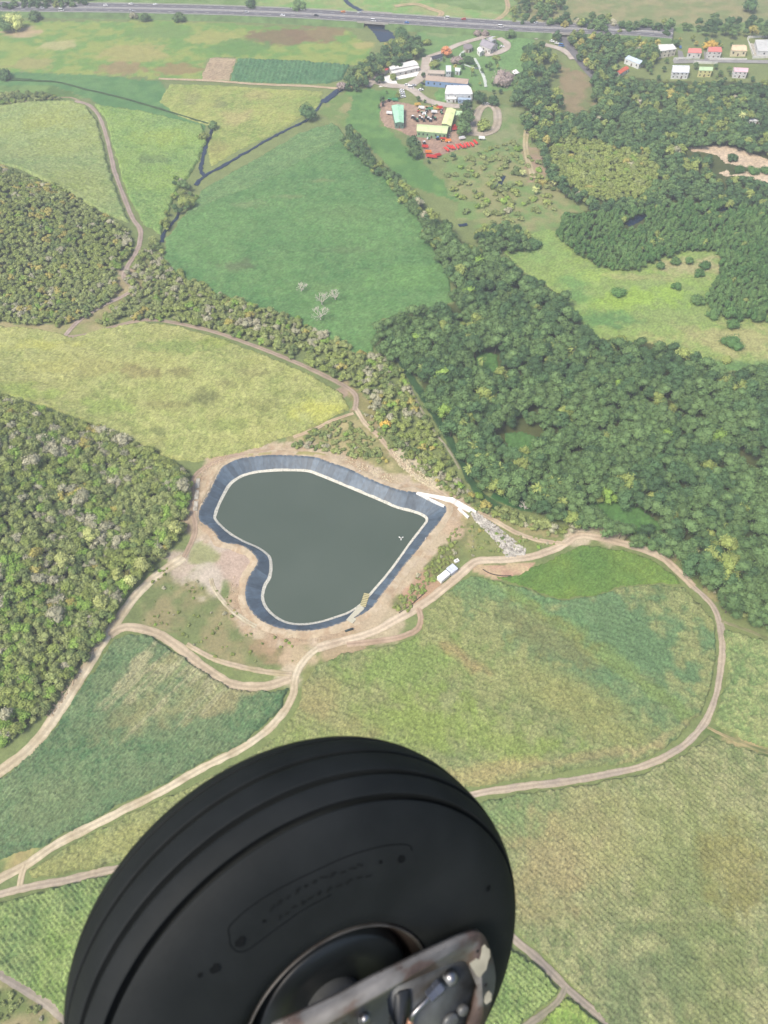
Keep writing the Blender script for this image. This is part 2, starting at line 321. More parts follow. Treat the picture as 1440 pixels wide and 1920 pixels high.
field('sugar_cane_crop', [(1358,1185),(1440,1205),(1520,1212),(1520,1440),(1400,1385),(1338,1360),(1352,1310),(1366,1250)], .6, 2.1, A(138,158,98), A(122,148,92), A(185,186,128), 'light green sugar cane wedge outside the curved track at the right edge')
F3 = [(-60,1480),(0,1466),(62,1415),(112,1356),(160,1286),(212,1205),(242,1190),(288,1198),(328,1224),(398,1274),(440,1294),(500,1299),(540,1294),(525,1328),(490,1366),(440,1400),(370,1434),(300,1471),(230,1506),(150,1546),(80,1584),(0,1612),(-60,1630)]
field('sugar_cane_crop', F3, .58, 1.3, A(92,128,86), A(110,138,96), A(140,156,112), 'blue green young cane field left of the track junction', rows=[(300,1340),(390,1230)], rowsp=1.5, rowamp=.5,
      spots=[(370,1300,34,14,A(165,165,118),.75,.5),(300,1270,20,12,A(150,158,110),.7,.6),(420,1320,22,5,A(170,162,120),.6,.6),(250,1330,20,6,A(150,150,105),.5,.6),(100,1500,22,14,A(135,150,105),.5,.4),(330,1230,12,4,A(172,165,120),.6,.6)]+[(random.uniform(230,440), random.uniform(1225,1330), random.uniform(8,22), random.uniform(.8,1.8), A(180,178,138), .7, .92) for _ in range(26)])
F9 = [(-60,1705),(0,1696),(70,1675),(200,1646),(400,1603),(650,1562),(700,1600),(850,1690),(945,1770),(1000,1812),(1042,1852),(1026,1882),(980,1915),(950,1975),(160,1975),(122,1900),(60,1852),(-60,1795)]
field('sugar_cane_crop', F9, .5, 2.0, A(128,155,84), A(112,140,88), A(170,186,118), 'green sugar cane field with fine rows behind and left of the tyre', rows=[(0,1720),(100,1850)], rowsp=1.5, rowamp=.35)
field('sugar_cane_crop', [(1015,1918),(1062,1866),(1090,1892),(1135,1935),(1150,1985),(980,1985)], .5, 2.0, A(140,168,82), A(125,155,78), A(175,188,110), 'small lime green cane patch between forking tracks at the bottom edge')
field('field_grass', [(965,1082),(1000,1066),(1050,1042),(1088,1024),(1180,1034),(1230,1056),(1262,1080),(1276,1094),(1240,1093),(1170,1098),(1110,1118),(1050,1121),(985,1101),(930,1083)], .7, .8, A(98,134,66), A(124,150,70), A(112,146,74), 'bright green tall grass inside the top of the curved track', amp=.5)
F2 = [(-60,600),(0,612),(70,618),(140,634),(200,616),(270,604),(340,615),(420,638),(500,668),(580,703),(640,738),(653,768),(590,800),(540,820),(470,842),(420,852),(372,864),(330,862),(300,850),(250,832),(200,810),(150,785),(80,760),(0,738),(-60,720)]
field('field_grass', F2, .85, 1.0, A(172,176,106), A(156,168,98), A(196,196,130), 'sunlit yellow green grass field on the low rise behind the pond',
      spots=[(180,690,24,12,A(176,172,108),.6,.2),(90,690,22,8,A(190,190,112),.6,0),(330,650,26,10,A(140,162,88),.7,0),(560,740,18,7,A(150,160,90),.6,0),(430,800,26,6,A(150,164,92),.6,0),(200,760,20,7,A(150,172,88),.6,0),(385,745,10,7,A(120,125,80),.75,0),(260,700,16,6,A(150,138,92),.6,0),(340,700,14,5,A(140,135,88),.6,0),(430,640,26,8,A(150,165,82),.7,0),(500,760,14,6,A(140,140,88),.5,0),(60,740,26,10,A(160,185,90),.6,0),(300,760,18,4,A(145,140,92),.5,0),(300,812,5,3,A(120,130,80),.7,0),(50,650,30,6,A(196,196,104),.6,0),(470,700,14,6,A(145,145,95),.6,0),(600,770,20,10,A(206,206,100),.6,0),(420,720,9,4,A(130,130,85),.6,0),(250,655,12,4,A(150,160,100),.5,0)], amp=.6, mt=M_CROP)
F1 = [(650,258),(560,305),(480,347),(400,377),(345,406),(312,448),(310,484),(335,516),(395,545),(475,577),(555,603),(615,634),(655,660),(700,668),(705,630),(712,600),(800,578),(852,565),(840,520),(820,480),(800,432),(765,385),(730,340),(695,305),(668,280)]
field('meadow_grass', F1, 1.0, .7, A(90,134,78), A(106,148,86), A(124,158,98), 'rich green marsh meadow between the river and the forest', amp=.6, mt=M_MEADOW, big=50,
      spots=[(440,500,14,8,A(110,122,85),.7,0),(560,440,40,14,A(104,146,86),.5,.3),(660,400,30,14,A(112,140,86),.4,0),(470,385,12,6,A(142,158,108),.6,0),(600,340,12,3,A(150,155,105),.5,0),(760,520,30,16,A(118,160,90),.6,0),(650,470,22,5,A(104,125,82),.5,0),(540,370,14,3,A(140,150,100),.5,0),(620,540,18,8,A(122,152,92),.5,0)])
field('sugar_cane_crop', [(622,232),(560,252),(500,288),(430,328),(378,358),(362,385),(345,408),(400,379),(480,349),(560,307),(650,262),(632,238)], .9, .9, A(104,142,88), A(112,148,92), A(140,168,108), 'strip of green cane along the river beside the marsh meadow', rows=[(400,370),(600,270)], rowsp=3, rowamp=.3)
field('sugar_cane_crop', [(-60,202),(0,200),(60,194),(130,192),(160,200),(182,230),(193,270),(203,320),(222,370),(242,418),(200,402),(150,376),(90,344),(40,318),(-60,300)], .9, 1.9, A(142,166,102), A(156,172,98), A(178,190,128), 'pale green cane field enclosed by the dirt track at the upper left', spots=[(100,230,30,20,A(170,178,98),.5,0),(40,290,20,20,A(165,175,110),.5,0)])
field('sugar_cane_crop', [(180,198),(230,205),(300,218),(378,238),(388,262),(372,300),(352,335),(330,360),(316,400),(300,440),(272,420),(250,385),(232,340),(215,280),(200,225)], .9, 1.6, A(122,158,88), A(142,172,86), A(160,184,112), 'green cane field between the dirt track and the ditch', spots=[(300,260,20,14,A(160,178,90),.6,0),(285,300,14,10,A(112,135,88),.6,0)])
field('field_grass', [(320,158),(400,160),(480,165),(606,172),(596,200),(540,236),(500,258),(440,285),(395,312),(390,275),(402,240),(330,215),(300,190)], 1.1, .5, A(168,178,98), A(140,162,86), A(186,184,116), 'patchy yellow pasture between two arms of the river', mt=M_MEADOW, spots=[(440,220,16,16,A(196,180,125),.6,0),(360,185,8,14,A(150,150,105),.6,0),(410,195,8,16,A(135,140,95),.6,0),(410,280,12,16,A(150,140,90),.5,0),(480,180,12,10,A(190,175,118),.5,0)])
field('sugar_cane_crop', [(446,112),(560,116),(655,124),(640,150),(612,157),(520,156),(432,151)], 1.1, 1.6, A(84,130,90), A(92,136,92), A(112,150,104), 'dark green cane plot beside the ploughed square', rows=[(446,112),(432,151)], rowsp=4, rowamp=.35)
field('ploughed_field', [(394,108),(443,110),(429,151),(376,150)], 1.2, .15, A(186,165,135), A(172,148,122), A(200,182,148), 'square plot of bare brown ploughed soil', kind='structure', mt=M_TRACK, rows=[(394,108),(376,150)], rowsp=5, rowamp=.5)
F19 = [(945,475),(985,440),(1030,430),(1060,440),(1085,460),(1130,490),(1200,498),(1290,462),(1355,462),(1350,520),(1330,560),(1365,588),(1480,588),(1480,690),(1360,696),(1308,668),(1255,648),(1180,640),(1108,632),(1085,600),(1050,552),(1000,522)]
field('meadow_grass', F19, 1.0, .35, A(138,168,90), A(150,176,92), A(150,164,106), 'light green swampy clearing inside the mangrove woods', mt=M_MEADOW, big=45,
      spots=[(1200,560,34,14,A(160,190,84),.8,.2),(1120,520,20,10,A(165,190,95),.7,0),(1380,640,50,20,A(182,176,122),.8,0),(1300,500,30,12,A(186,176,132),.8,0),(1250,600,40,10,A(145,160,100),.5,0),(1130,600,24,10,A(100,145,84),.8,0),(1000,460,22,22,A(140,172,100),.6,0),(1360,690,50,7,A(105,145,88),.8,0),(1200,520,30,6,A(176,170,120),.6,0),(1080,540,12,16,A(112,155,90),.7,0)])
SAND = [[(1290,276),(1343,272),(1380,275),(1440,298),(1500,312),(1500,330),(1440,318),(1403,314),(1360,307),(1345,292),(1320,286),(1297,284)], [(1345,324),(1365,317),(1370,328),(1393,321),(1440,322),(1500,326),(1500,352),(1440,343),(1420,339),(1397,330),(1360,330)]]
for poly in SAND:
    field('sand_flat', poly, 1.1, .1, A(222,200,172), A(214,190,160), A(232,212,184), 'bare pale sand clearing in the mangrove at the right edge' if poly[0][1] < 300 else 'narrow sand strip just below the larger bare sand clearing', kind='structure', mt=M_TRACK)
YARD = [(712,190),(725,186),(780,197),(832,200),(857,237),(862,263),(893,268),(880,275),(830,290),(797,298),(788,268),(753,248),(722,237),(712,218)]
field('dirt_yard', YARD, 1.2, .1, A(178,146,128), A(190,162,140), A(168,140,120), 'reddish brown dirt yard of the farm machinery depot', kind='structure', mt=M_TRACK, jit=.5)
field('lawn_grass', [(965,66),(1000,74),(1000,118),(975,150),(955,130),(925,118),(915,110),(945,98),(955,82)], 1.2, .15, A(122,162,98), A(130,168,102), A(118,155,92), 'mown lawn beside the estate house', mt=M_MEADOW)
field('lawn_grass', [(822,166),(845,166),(850,190),(820,190),(812,178)], 1.2, .15, A(112,158,88), A(120,162,92), A(110,150,86), 'small lawn in front of the white roofed workshop', mt=M_MEADOW)
# ------------------------------------------------------------------ tracks, roads, canals
ZOFF = [0.12]
def ribbon(name, pts, width, c1, c2, label, m=None, off=None, rut=True, rough=.35, grassmid=False, kind='structure', px=True):
    ZOFF[0] += .012; off = ZOFF[0] if off is None else off
    p = smooth(pts, 5) if px else pts
    wpt = wpoly(p) if px else np.array(p)
    # resample to ~1 m
    seg = np.hypot(*np.diff(wpt, axis=0).T); L = np.concatenate([[0], np.cumsum(seg)]); n = max(3, int(L[-1]/1.2))
    t = np.linspace(0, L[-1], n); q = np.stack([np.interp(t, L, wpt[:, 0]), np.interp(t, L, wpt[:, 1])], 1)
    d = np.gradient(q, axis=0); d /= np.linalg.norm(d, axis=1)[:, None]+1e-9; nrm = np.stack([-d[:, 1], d[:, 0]], 1)
    us = np.array([-1, -.72, -.42, -.16, .16, .42, .72, 1]); V = []; C = []
    for j, u in enumerate(us):
        jit = ((fbm(t+j*50, t*0+j, 3.5, 3)-.5)*2+(fbm(t+j*90, t*0+j, 11, 6)-.5)*2.4)*rough*(1 if abs(u) == 1 else .3)
        wv = width/2*(.88+.24*fbm(t, t*0, 25, 8))
        pp = q+nrm*(u*wv+jit*np.sign(u))[:, None]
        z = H(pp[:, 0], pp[:, 1])+off-(.10 if abs(u) == 1 else 0)
        V.append(np.concatenate([pp, z[:, None]], 1))
        mixv = np.clip((fbm(pp[:, 0], pp[:, 1], 6, 15)-.38)/.24, 0, 1)[:, None]
        c = c1*(1-mixv)+c2*mixv
        if rut and abs(u) in (.42,): c = c*(1.1+.25*(fbm(t, t*0+j, 9, 44)-.5))[:, None]
        if abs(u) == .16 and rut: c = c*.86 if not grassmid else c*.4+A(140, 150, 95)*.6
        if abs(u) == 1: c = c*.7+A(150, 150, 105)*.3
        C.append(c)
    V = np.array(V).transpose(1, 0, 2).reshape(-1, 3); C = np.array(C).transpose(1, 0, 2).reshape(-1, 3)
    k = len(us); I = np.arange(n*k).reshape(n, k); Q = np.stack([I[:-1, :-1], I[:-1, 1:], I[1:, 1:], I[1:, :-1]], -1).reshape(-1, 4)[:, ::-1]
    o = npmesh(name, V, Q, C, m or M_TRACK, True); tag(o, label, kind=kind); return o
TC1, TC2 = A(226, 212, 184), A(204, 188, 158)
TR = [
 ([(-40,1478),(0,1447),(60,1400),(105,1342),(150,1272),(190,1207),(230,1150),(262,1108),(300,1075),(345,1045)], 4.6, TC1, TC2, 'dirt track along the foot of the wooded hill'),
 ([(345,1045),(362,1010),(366,985),(360,955),(360,915),(368,890),(400,868),(440,855),(500,848)], 3.0, A(196,172,150), A(180,158,135), 'narrow dirt track climbing round the left side of the pond'),
 ([(205,1192),(222,1180),(245,1176),(290,1186),(330,1210),(370,1242),(420,1276),(450,1286),(500,1286),(545,1272)], 4.4, A(200,182,154), A(212,194,166), 'dirt track looping over the top of the young cane field'),
 ([(350,1208),(400,1235),(450,1250),(500,1260),(548,1264)], 2.6, A(206,188,160), A(190,175,140), 'faint twin rut track just above the looping track'),
 ([(395,1085),(405,1110),(430,1140),(455,1160),(480,1175)], 2.2, A(214,204,176), A(195,180,150), 'faint pale track curving below the left pond bank'),
 ([(600,1213),(580,1228),(562,1250),(553,1275),(550,1300),(535,1330),(500,1370),(450,1405),(380,1440),(310,1480),(240,1515),(170,1550),(110,1580),(60,1615),(30,1632),(0,1648),(-40,1668)], 3.4, TC1, TC2, 'main dirt track from the pond down to the lower left'),
 ([(48,1620),(40,1645),(36,1668)], 2.6, TC1, TC2, 'short dirt link between the two tracks at the lower left'),
 ([(-40,1688),(0,1677),(60,1662),(130,1650),(200,1633),(400,1590),(650,1545),(890,1489),(960,1478),(1060,1465),(1130,1453),(1200,1438),(1260,1412),(1302,1380),(1330,1340),(1348,1280),(1354,1220),(1351,1175),(1335,1135),(1300,1100)], 2.9, A(186,172,156), A(200,184,162), 'grey gravel track curving round the big cane field'),
 ([(1300,1100),(1275,1075),(1240,1045),(1190,1025),(1130,1010),(1085,1005),(1050,1025),(1000,1043),(940,1050),(895,1052),(870,1070),(830,1105),(790,1135),(740,1163),(700,1185),(640,1203),(595,1215)], 4.2, A(222,204,178), A(206,186,160), 'pale dirt track along the forest edge and below the pond'),
 ([(783,1140),(789,1158),(782,1180),(750,1195),(700,1203),(650,1208)], 3.0, A(205,180,156), A(190,165,140), 'small dirt loop beside the main track below the pond'),
 ([(1060,1020),(1010,1013),(970,1000),(920,972),(885,955),(850,940),(820,920),(780,893),(745,860),(712,820),(682,790),(665,762)], 2.8, A(214,196,166), A(200,178,150), 'pale track above the spillway and stony bank'),
 ([(665,770),(668,745),(655,730),(620,710),(560,682),(480,650),(400,622),(330,606),(275,600),(215,612),(165,628),(125,632)], 3.2, A(186,166,146), A(174,156,136), 'brown dirt track along the crest of the yellow field'),
 ([(663,775),(622,789),(590,805),(550,820)], 2.2, A(214,192,160), A(200,176,145), 'short dirt spur at the tip of the yellow field'),
 ([(120,632),(150,600),(195,572),(232,555),(248,540),(232,520),(240,498),(252,480),(262,455),(263,430),(248,408),(232,368),(214,318),(202,265),(188,222),(168,198),(140,190)], 3.2, A(190,172,160), A(178,160,146), 'long dirt track winding between fields at the upper left'),
 ([(-60,196),(0,194),(40,191),(90,185),(130,183),(150,190)], 2.2, A(180,165,135), A(160,150,110), 'thin track along the top edge of the pale cane field'),
 ([(-40,1800),(0,1825),(50,1855),(90,1882),(130,1917),(160,1960)], 3.4, A(160,150,140), A(176,165,150), 'grey gravel track at the bottom left corner'),
 ([(850,1665),(910,1715),(965,1762),(1010,1800),(1055,1845),(1100,1885),(1150,1925),(1180,1960)], 2.8, A(176,164,148), A(160,150,138), 'grey track running out from behind the tyre to the bottom'),
 ([(1060,1850),(1046,1878),(1010,1907),(970,1935)], 2.4, A(165,155,140), A(150,145,125), 'narrow track forking off at the bottom edge'),
 ([(1326,1364),(1370,1385),(1440,1412),(1520,1440)], 1.6, A(186,170,128), A(120,130,85), 'faint grassy track between two cane fields at the right edge'),
 ([(1352,1165),(1400,1182),(1440,1198),(1500,1220)], 1.8, A(160,155,120), A(130,138,90), 'faint track leaving the curved track towards the right edge'),
 ([(752,700),(768,724),(785,760),(815,810),(842,845),(862,880)], 1.3, A(180,172,150), A(160,158,130), 'thin pale bank strip along the weedy canal'),
 ([(298,148),(400,152),(480,158),(580,162),(640,166),(675,158),(700,145)], 3.4, A(212,190,158), A(200,178,145), 'straight dirt farm track crossing the river to the estate'),
 ([(740,12),(780,8),(810,18),(828,24),(822,34)], 6, A(205,182,145), A(188,176,130), 'bare earth track snaking beyond the highway'),
 ([(950,0),(952,18),(940,32),(925,40)], 5, A(195,170,140), A(188,176,130), 'second bare earth track beyond the highway'),
 ([(993,205),(989,235),(985,270),(990,300),(1000,335)], 4.5, A(205,190,155), A(188,176,130), 'short straight track through the estate scrubland'),
 ([(885,255),(892,225),(900,205),(915,197),(930,205),(933,228),(925,245),(905,252),(888,250)], 7, A(200,186,170), A(186,172,150), 'gravel ring drive round a single tree'),
]
for pts, wd, c1, c2, lb in TR: ribbon('dirt_track', pts, wd, c1, c2, lb)
AS1, AS2 = A(120,118,122), A(132,130,132)
PV1, PV2 = A(212,200,188), A(200,186,172)
for pts, wd, lb in [([(695,150),(725,160),(757,163),(775,170),(800,188),(840,198),(885,200)], 8, 'paved yard road past the workshops'),
                ([(800,108),(798,125),(790,145),(765,163)], 9, 'paved drive between the shed and the workshop'),
                ([(690,163),(720,133),(760,118)], 6, 'paved lane beside the long white shed'),
                ([(800,108),(830,98),(860,84),(900,72),(925,65),(960,62),(990,65),(1010,73)], 6, 'curving paved drive to the estate house'),
                ([(935,72),(950,82),(948,92),(930,100),(908,104)], 7, 'paved forecourt of the estate house'),
                ([(1020,84),(1050,92),(1068,103),(1075,112)], 7, 'parking strip beside the underpass road')]:
    ribbon('paved_drive', pts, wd, PV1, PV2, lb, rut=False)
for pts, wd, lb in [([(873,95),(864,103),(858,120)], 2.8, 'pale garden path curving down from the house'), ([(858,120),(870,122),(885,127),(899,130)], 2.0, 'thin pale garden path crossing the lawn'),
                ([(890,110),(900,130),(908,148),(911,164)], 2.8, 'straight pale garden path beside the lawn')]:
    ribbon('garden_path', pts, wd, A(222,230,218), A(210,220,210), lb, rut=False)
ribbon('road', [(1052,62),(1060,78),(1072,95),(1085,112),(1100,130),(1118,150)], 8, AS1, AS2, 'grey asphalt road coming out of the highway underpass', rut=False, rough=.1)
ribbon('road', [(1262,117),(1330,115),(1400,116),(1500,118)], 6, A(170,168,165), A(160,158,155), 'pale residential road between the two rows of houses', rut=False, rough=.1)
# water
def watermat(name, col, rough=.12, spec=.5):
    m, N, L, b = newmat(name); b.inputs['Base Color'].default_value = (*col, 1); b.inputs['Roughness'].default_value = rough
    b.inputs['Specular IOR Level'].default_value = spec
    n = N.new('ShaderNodeTexNoise'); n.inputs['Scale'].default_value = .9; tc = N.new('ShaderNodeTexCoord'); L.new(tc.outputs['Object'], n.inputs['Vector'])
    bp = N.new('ShaderNodeBump'); bp.inputs['Strength'].default_value = .12; bp.inputs['Distance'].default_value = .05
    L.new(n.outputs['Fac'], bp.inputs['Height']); L.new(bp.outputs[0], b.inputs['Normal'])
    return m
M_WAT = watermat('river_water', A(34,54,76,.6), .15, .45); M_WGREEN = colmat('floating_weed', .9, .3, rough=.6, bump=.1)
ribbon('river_water', [(650,158),(632,172),(618,183),(604,192)], 6.5, AS1, AS2, 'wide dark blue stretch of river below the farm track', m=M_WAT, off=.35, rut=False, rough=1)
ribbon('river_water', [(604,192),(580,222),(540,243),(500,264),(455,290),(420,310),(385,330),(366,348)], 2.6, AS1, AS2, 'narrow dark river running between pasture and cane', m=M_WAT, off=.36, rut=False, rough=1.2)
ribbon('river_water', [(336,392),(332,408),(318,425),(306,440),(303,455)], 2.4, AS1, AS2, 'small dark stretch of river below the round trees', m=M_WAT, off=.37, rut=False, rough=1)
ribbon('river_water', [(398,236),(394,255),(385,275),(380,300),(377,320),(384,330)], 3.0, AS1, AS2, 'dark side ditch joining the river', m=M_WAT, off=.38, rut=False, rough=1)
ribbon('river_water', [(692,38),(706,50),(718,63),(727,78)], 16, AS1, AS2, 'broad dark river under the highway bridge', m=M_WAT, off=.3, rut=False, rough=1.5)
ribbon('river_water', [(640,-10),(655,8),(672,18),(684,24)], 5, AS1, AS2, 'river upstream beyond the highway', m=M_WAT, off=.3, rut=False, rough=1)
for a in ([(1172,420),(1190,412),(1204,400)], 9, 'dark pool among the mangroves'), ([(1345,392),(1358,387),(1378,380)], 9, 'second dark pool among the mangroves near the right edge'), ([(860,424),(876,421)], 4, 'small grey pool at the wood edge'), ([(935,350),(944,330)], 4, 'small pond in the rough grass'):
    ribbon('pool_water', a[0], a[1], AS1, AS2, a[2], m=M_WAT, off=.4, rut=False, rough=1)
ribbon('canal_weed', [(735,660),(752,680),(772,712),(800,755),(838,815),(872,880),(900,928),(935,955)], 4.6, A(70,104,62), A(58,90,56), 'dark green weed covered canal along the forest edge', m=M_WGREEN, off=.42, rut=False, rough=1.2, kind='structure')
ribbon('canal_weed', [(925,925),(960,940),(1000,950)], 9, A(72,118,66), A(66,108,62), 'weed covered backwater under the palms', m=M_WGREEN, off=.45, rut=False, rough=1.5, kind='structure')
for k, a in enumerate([([(0,150),(60,152),(110,155),(160,168),(220,182),(300,205),(390,233)], 2.0), ([(-60,147),(0,148),(60,150)], 3)]):
    ribbon('ditch', a[0], a[1], A(78,108,66), A(70,96,60), ['dark grassy ditch crossing the upper left fields', 'dark grassy ditch at the left edge'][k], m=M_MEADOW, rut=False, rough=.6)
for poly in ([(945,815),(975,808),(1010,822),(1000,850),(960,850)], [(1105,935),(1150,938),(1195,948),(1250,992),(1195,1000),(1150,985),(1105,960)], [(890,655),(930,665),(940,700),(900,700)], [(760,880),(770,890)]):
    if len(poly) > 3: field('meadow_grass', poly, 1.0, .5, A(86,128,66), A(96,138,74), A(108,145,84), {945: 'small green glade in the middle of the forest', 1105: 'grassy glade at the lower edge of the forest', 890: 'shaded green glade beside the bamboo'}[poly[0][0]], mt=M_MEADOW)
# highway on a low bank
def highway():
    pts = [(-200,12),(0,19),(250,22),(500,29),(700,40),(960,56),(1060,60),(1180,64),(1260,70)]
    wpt = wpoly(smooth(pts, 5)); seg = np.hypot(*np.diff(wpt, axis=0).T); L = np.concatenate([[0], np.cumsum(seg)]); n = int(L[-1]/4)
    t = np.linspace(0, L[-1], n); q = np.stack([np.interp(t, L, wpt[:, 0]), np.interp(t, L, wpt[:, 1])], 1)
    for _ in range(6): q[1:-1] = (q[:-2]+q[2:]+2*q[1:-1])/4
    d = np.gradient(q, axis=0); d /= np.linalg.norm(d, axis=1)[:, None]; nr = np.stack([-d[:, 1], d[:, 0]], 1)
    zt = H(q[:, 0], q[:, 1])+3.2
    def strip(name, lo, hi, zo, m, parent=None, dz_lo=0, dz_hi=0, sel=None, th=0):
        i = np.arange(n) if sel is None else sel
        a = q[i]+nr[i]*lo; b = q[i]+nr[i]*hi
        V = np.concatenate([np.c_[a, zt[i]+zo+dz_lo], np.c_[b, zt[i]+zo+dz_hi]]); k = len(i)
        Fc = [(j, j+1, k+j+1, k+j) for j in range(k-1)]
        if th:
            V = np.concatenate([V, V-np.array([0, 0, th])])
            Fc += [(2*k+j, 3*k+j, 3*k+j+1, 2*k+j+1) for j in range(k-1)]+[(j, 2*k+j, 2*k+j+1, j+1) for j in range(k-1)]+[(k+j, k+j+1, 3*k+j+1, 3*k+j) for j in range(k-1)]
        return mesh(name, V, [f[::-1] for f in Fc] if lo < hi else Fc, m, parent)
    asph = mat('asphalt', A(122,120,124,.62), .85, .08, .3)
    asph2 = mat('asphalt_pale_lane', A(150,148,152,.62), .85, .08, .3)
    line = mat('road_paint', (.8, .8, .78), .6, .03); conc = mat('concrete', A(205,200,190), .8, .08, .5)
    bank = mat('bank_grass', A(112,140,84), .95, .3, .15, bump=.3)
    r = strip('highway', -11.5, 11.5, 0, asph); tag(r, 'grey dual carriageway running across the far edge', kind='structure')
    def near_(px, rad):
        c = np.array(at(px, 40 if px < 900 else 60)[:2]); return np.abs(q[:, 0]-c[0]) < rad
    gap = near_(705, 9) | near_(1052, 6)
    keep = np.where(~gap)[0]; runs = np.split(keep, np.where(np.diff(keep) > 1)[0]+1)
    for rn in runs:
        if len(rn) < 3: continue
        o = strip('highway_bank', -11.5, -18, -.03, bank, None, 0, -3.3, rn); tag(o, 'grassy side slope of the highway', kind='structure')
        o = strip('highway_bank', 11.5, 17, -.03, bank, None, 0, -3.3, rn); tag(o, 'grassy side slope of the highway', kind='structure')
    for lo, hi in ((-11.0, -10.7), (-2.0, -1.7), (1.7, 2.0), (10.7, 11.0)):
        o = strip('lane_marking', lo, hi, .012, line); tag(o, 'white painted edge line of the highway', kind='structure')
    for c in (-6.3, 6.3):
        V = []; Fc = []
        for j in range(0, n-1, 3):
            a, b = q[j], q[j+1]; na, nb = nr[j], nr[j+1]; k = len(V)
            V += [(*(a+na*(c-.12)), zt[j]+.012), (*(b+nb*(c-.12)), zt[j+1]+.012), (*(b+nb*(c+.12)), zt[j+1]+.012), (*(a+na*(c+.12)), zt[j]+.012)]; Fc.append((k, k+1, k+2, k+3))
        o = mesh('lane_marking', V, Fc, line); tag(o, 'dashed white lane line of the highway', kind='structure')
    o = strip('median_strip', -.45, .45, .15, conc, th=.3); tag(o, 'pale raised median of the highway', kind='structure')
    for s_, nm in ((-1, 'near'), (1, 'far')):
        o = strip('crash_barrier', s_*11.2, s_*11.35, .75, conc, th=.35)
        tag(o, f'low pale crash barrier along the {nm} side of the highway', 'barrier')
    for px_, rad, lb in ((705, 15, 'concrete highway bridge over the dark river'), (1052, 9, 'concrete highway bridge over the underpass road')):
        c = np.array(at(px_, 40 if px_ < 900 else 61)[:2]); i = np.argmin(np.hypot(*(q-c).T))
        ang = math.atan2(d[i, 1], d[i, 0]); e = empty('highway_bridge', (*q[i], zt[i]-3.2), ang); tag(e, lb, 'bridge')
        V = []; Fc = []; boxg(-rad, rad, -12.1, 12.1, 1.9, 2.75, V, Fc); mesh('deck', V, Fc, conc, e)
        for s_ in (-1, 1):
            V = []; Fc = []; boxg(-rad, rad, s_*12.3-.15, s_*12.3+.15, 2.3, 4.1, V, Fc); mesh('parapet', V, Fc, conc, e)
            V = []; Fc = []; boxg(s_*rad-.5, s_*rad+.5, -11.9, 11.9, -.5, 1.89, V, Fc); mesh('abutment', V, Fc, conc, e)
    return q, zt, d, nr
HQ, HZ, HD, HN = highway()
# ------------------------------------------------------------------ pond
def resample(poly, n, start=0):
    p = np.vstack([poly, poly[:1]]); L = np.concatenate([[0], np.cumsum(np.hypot(*np.diff(p, axis=0).T))]); t = np.linspace(0, L[-1], n, endpoint=False)
    return np.stack([np.interp(t, L, p[:, 0]), np.interp(t, L, p[:, 1])], 1)
NP = 420
oc = resample(ow, NP)
# nearest inner point, kept monotone by smoothing
iw2 = resample(iw, 1400); idx = [int(np.argmin(np.hypot(*(iw2-p).T))) for p in oc]
ic = iw2[idx]
for _ in range(5): ic = (np.roll(ic, 1, 0)+ic*2+np.roll(ic, -1, 0))/4
def outward(p):
    d = np.roll(p, -1, 0)-np.roll(p, 1, 0); n = np.stack([d[:, 1], -d[:, 0]], 1); n /= np.linalg.norm(n, axis=1)[:, None]
    a = np.sum(p[:, 0]*np.roll(p[:, 1], -1)-np.roll(p[:, 0], -1)*p[:, 1])
    return n if a > 0 else -n
onr = outward(oc)
for _ in range(6): onr = (np.roll(onr, 1, 0)+onr*2+np.roll(onr, -1, 0))/4
onr /= np.linalg.norm(onr, axis=1)[:, None]
def ringmesh(name, rings, m, cols=None, sm=True, parent=None):
    k = len(rings); n = len(rings[0]); V = np.concatenate(rings)
    Q = np.array([(a*n+j, a*n+(j+1) % n, (a+1)*n+(j+1) % n, (a+1)*n+j) for a in range(k-1) for j in range(n)])
    o = npmesh(name, V, Q, cols, m, sm)
    if parent is not None: o.parent = parent
    return o
def dr(p, z): return np.c_[p, np.full(len(p), z) if np.isscalar(z) else z]
wob = (fbm(np.arange(NP)*1., np.zeros(NP), 5, 4)-.5)
basin = empty('reservoir', (0, 0, 0)); tag(basin, 'heart shaped reservoir with blue grey plastic liner and murky green water', 'reservoir')
def linermat():
    m, N, L, b = newmat('blue_grey_liner')
    tc = N.new('ShaderNodeTexCoord'); at_ = N.new('ShaderNodeAttribute'); at_.attribute_name = 'Col'
    n = N.new('ShaderNodeTexNoise'); n.inputs['Scale'].default_value = .5; n.inputs['Detail'].default_value = 6; L.new(tc.outputs['Object'], n.inputs['Vector'])
    mr = N.new('ShaderNodeMapRange'); mr.inputs[1].default_value = .3; mr.inputs[2].default_value = .7; mr.inputs[3].default_value = .85; mr.inputs[4].default_value = 1.18; L.new(n.outputs['Fac'], mr.inputs[0])
    v = N.new('ShaderNodeVectorMath'); v.operation = 'SCALE'; L.new(at_.outputs['Color'], v.inputs[0]); L.new(mr.outputs[0], v.inputs['Scale'])
    L.new(v.outputs[0], b.inputs['Base Color']); b.inputs['Roughness'].default_value = .48; b.inputs['Specular IOR Level'].default_value = .45
    return m
M_LINER = linermat()
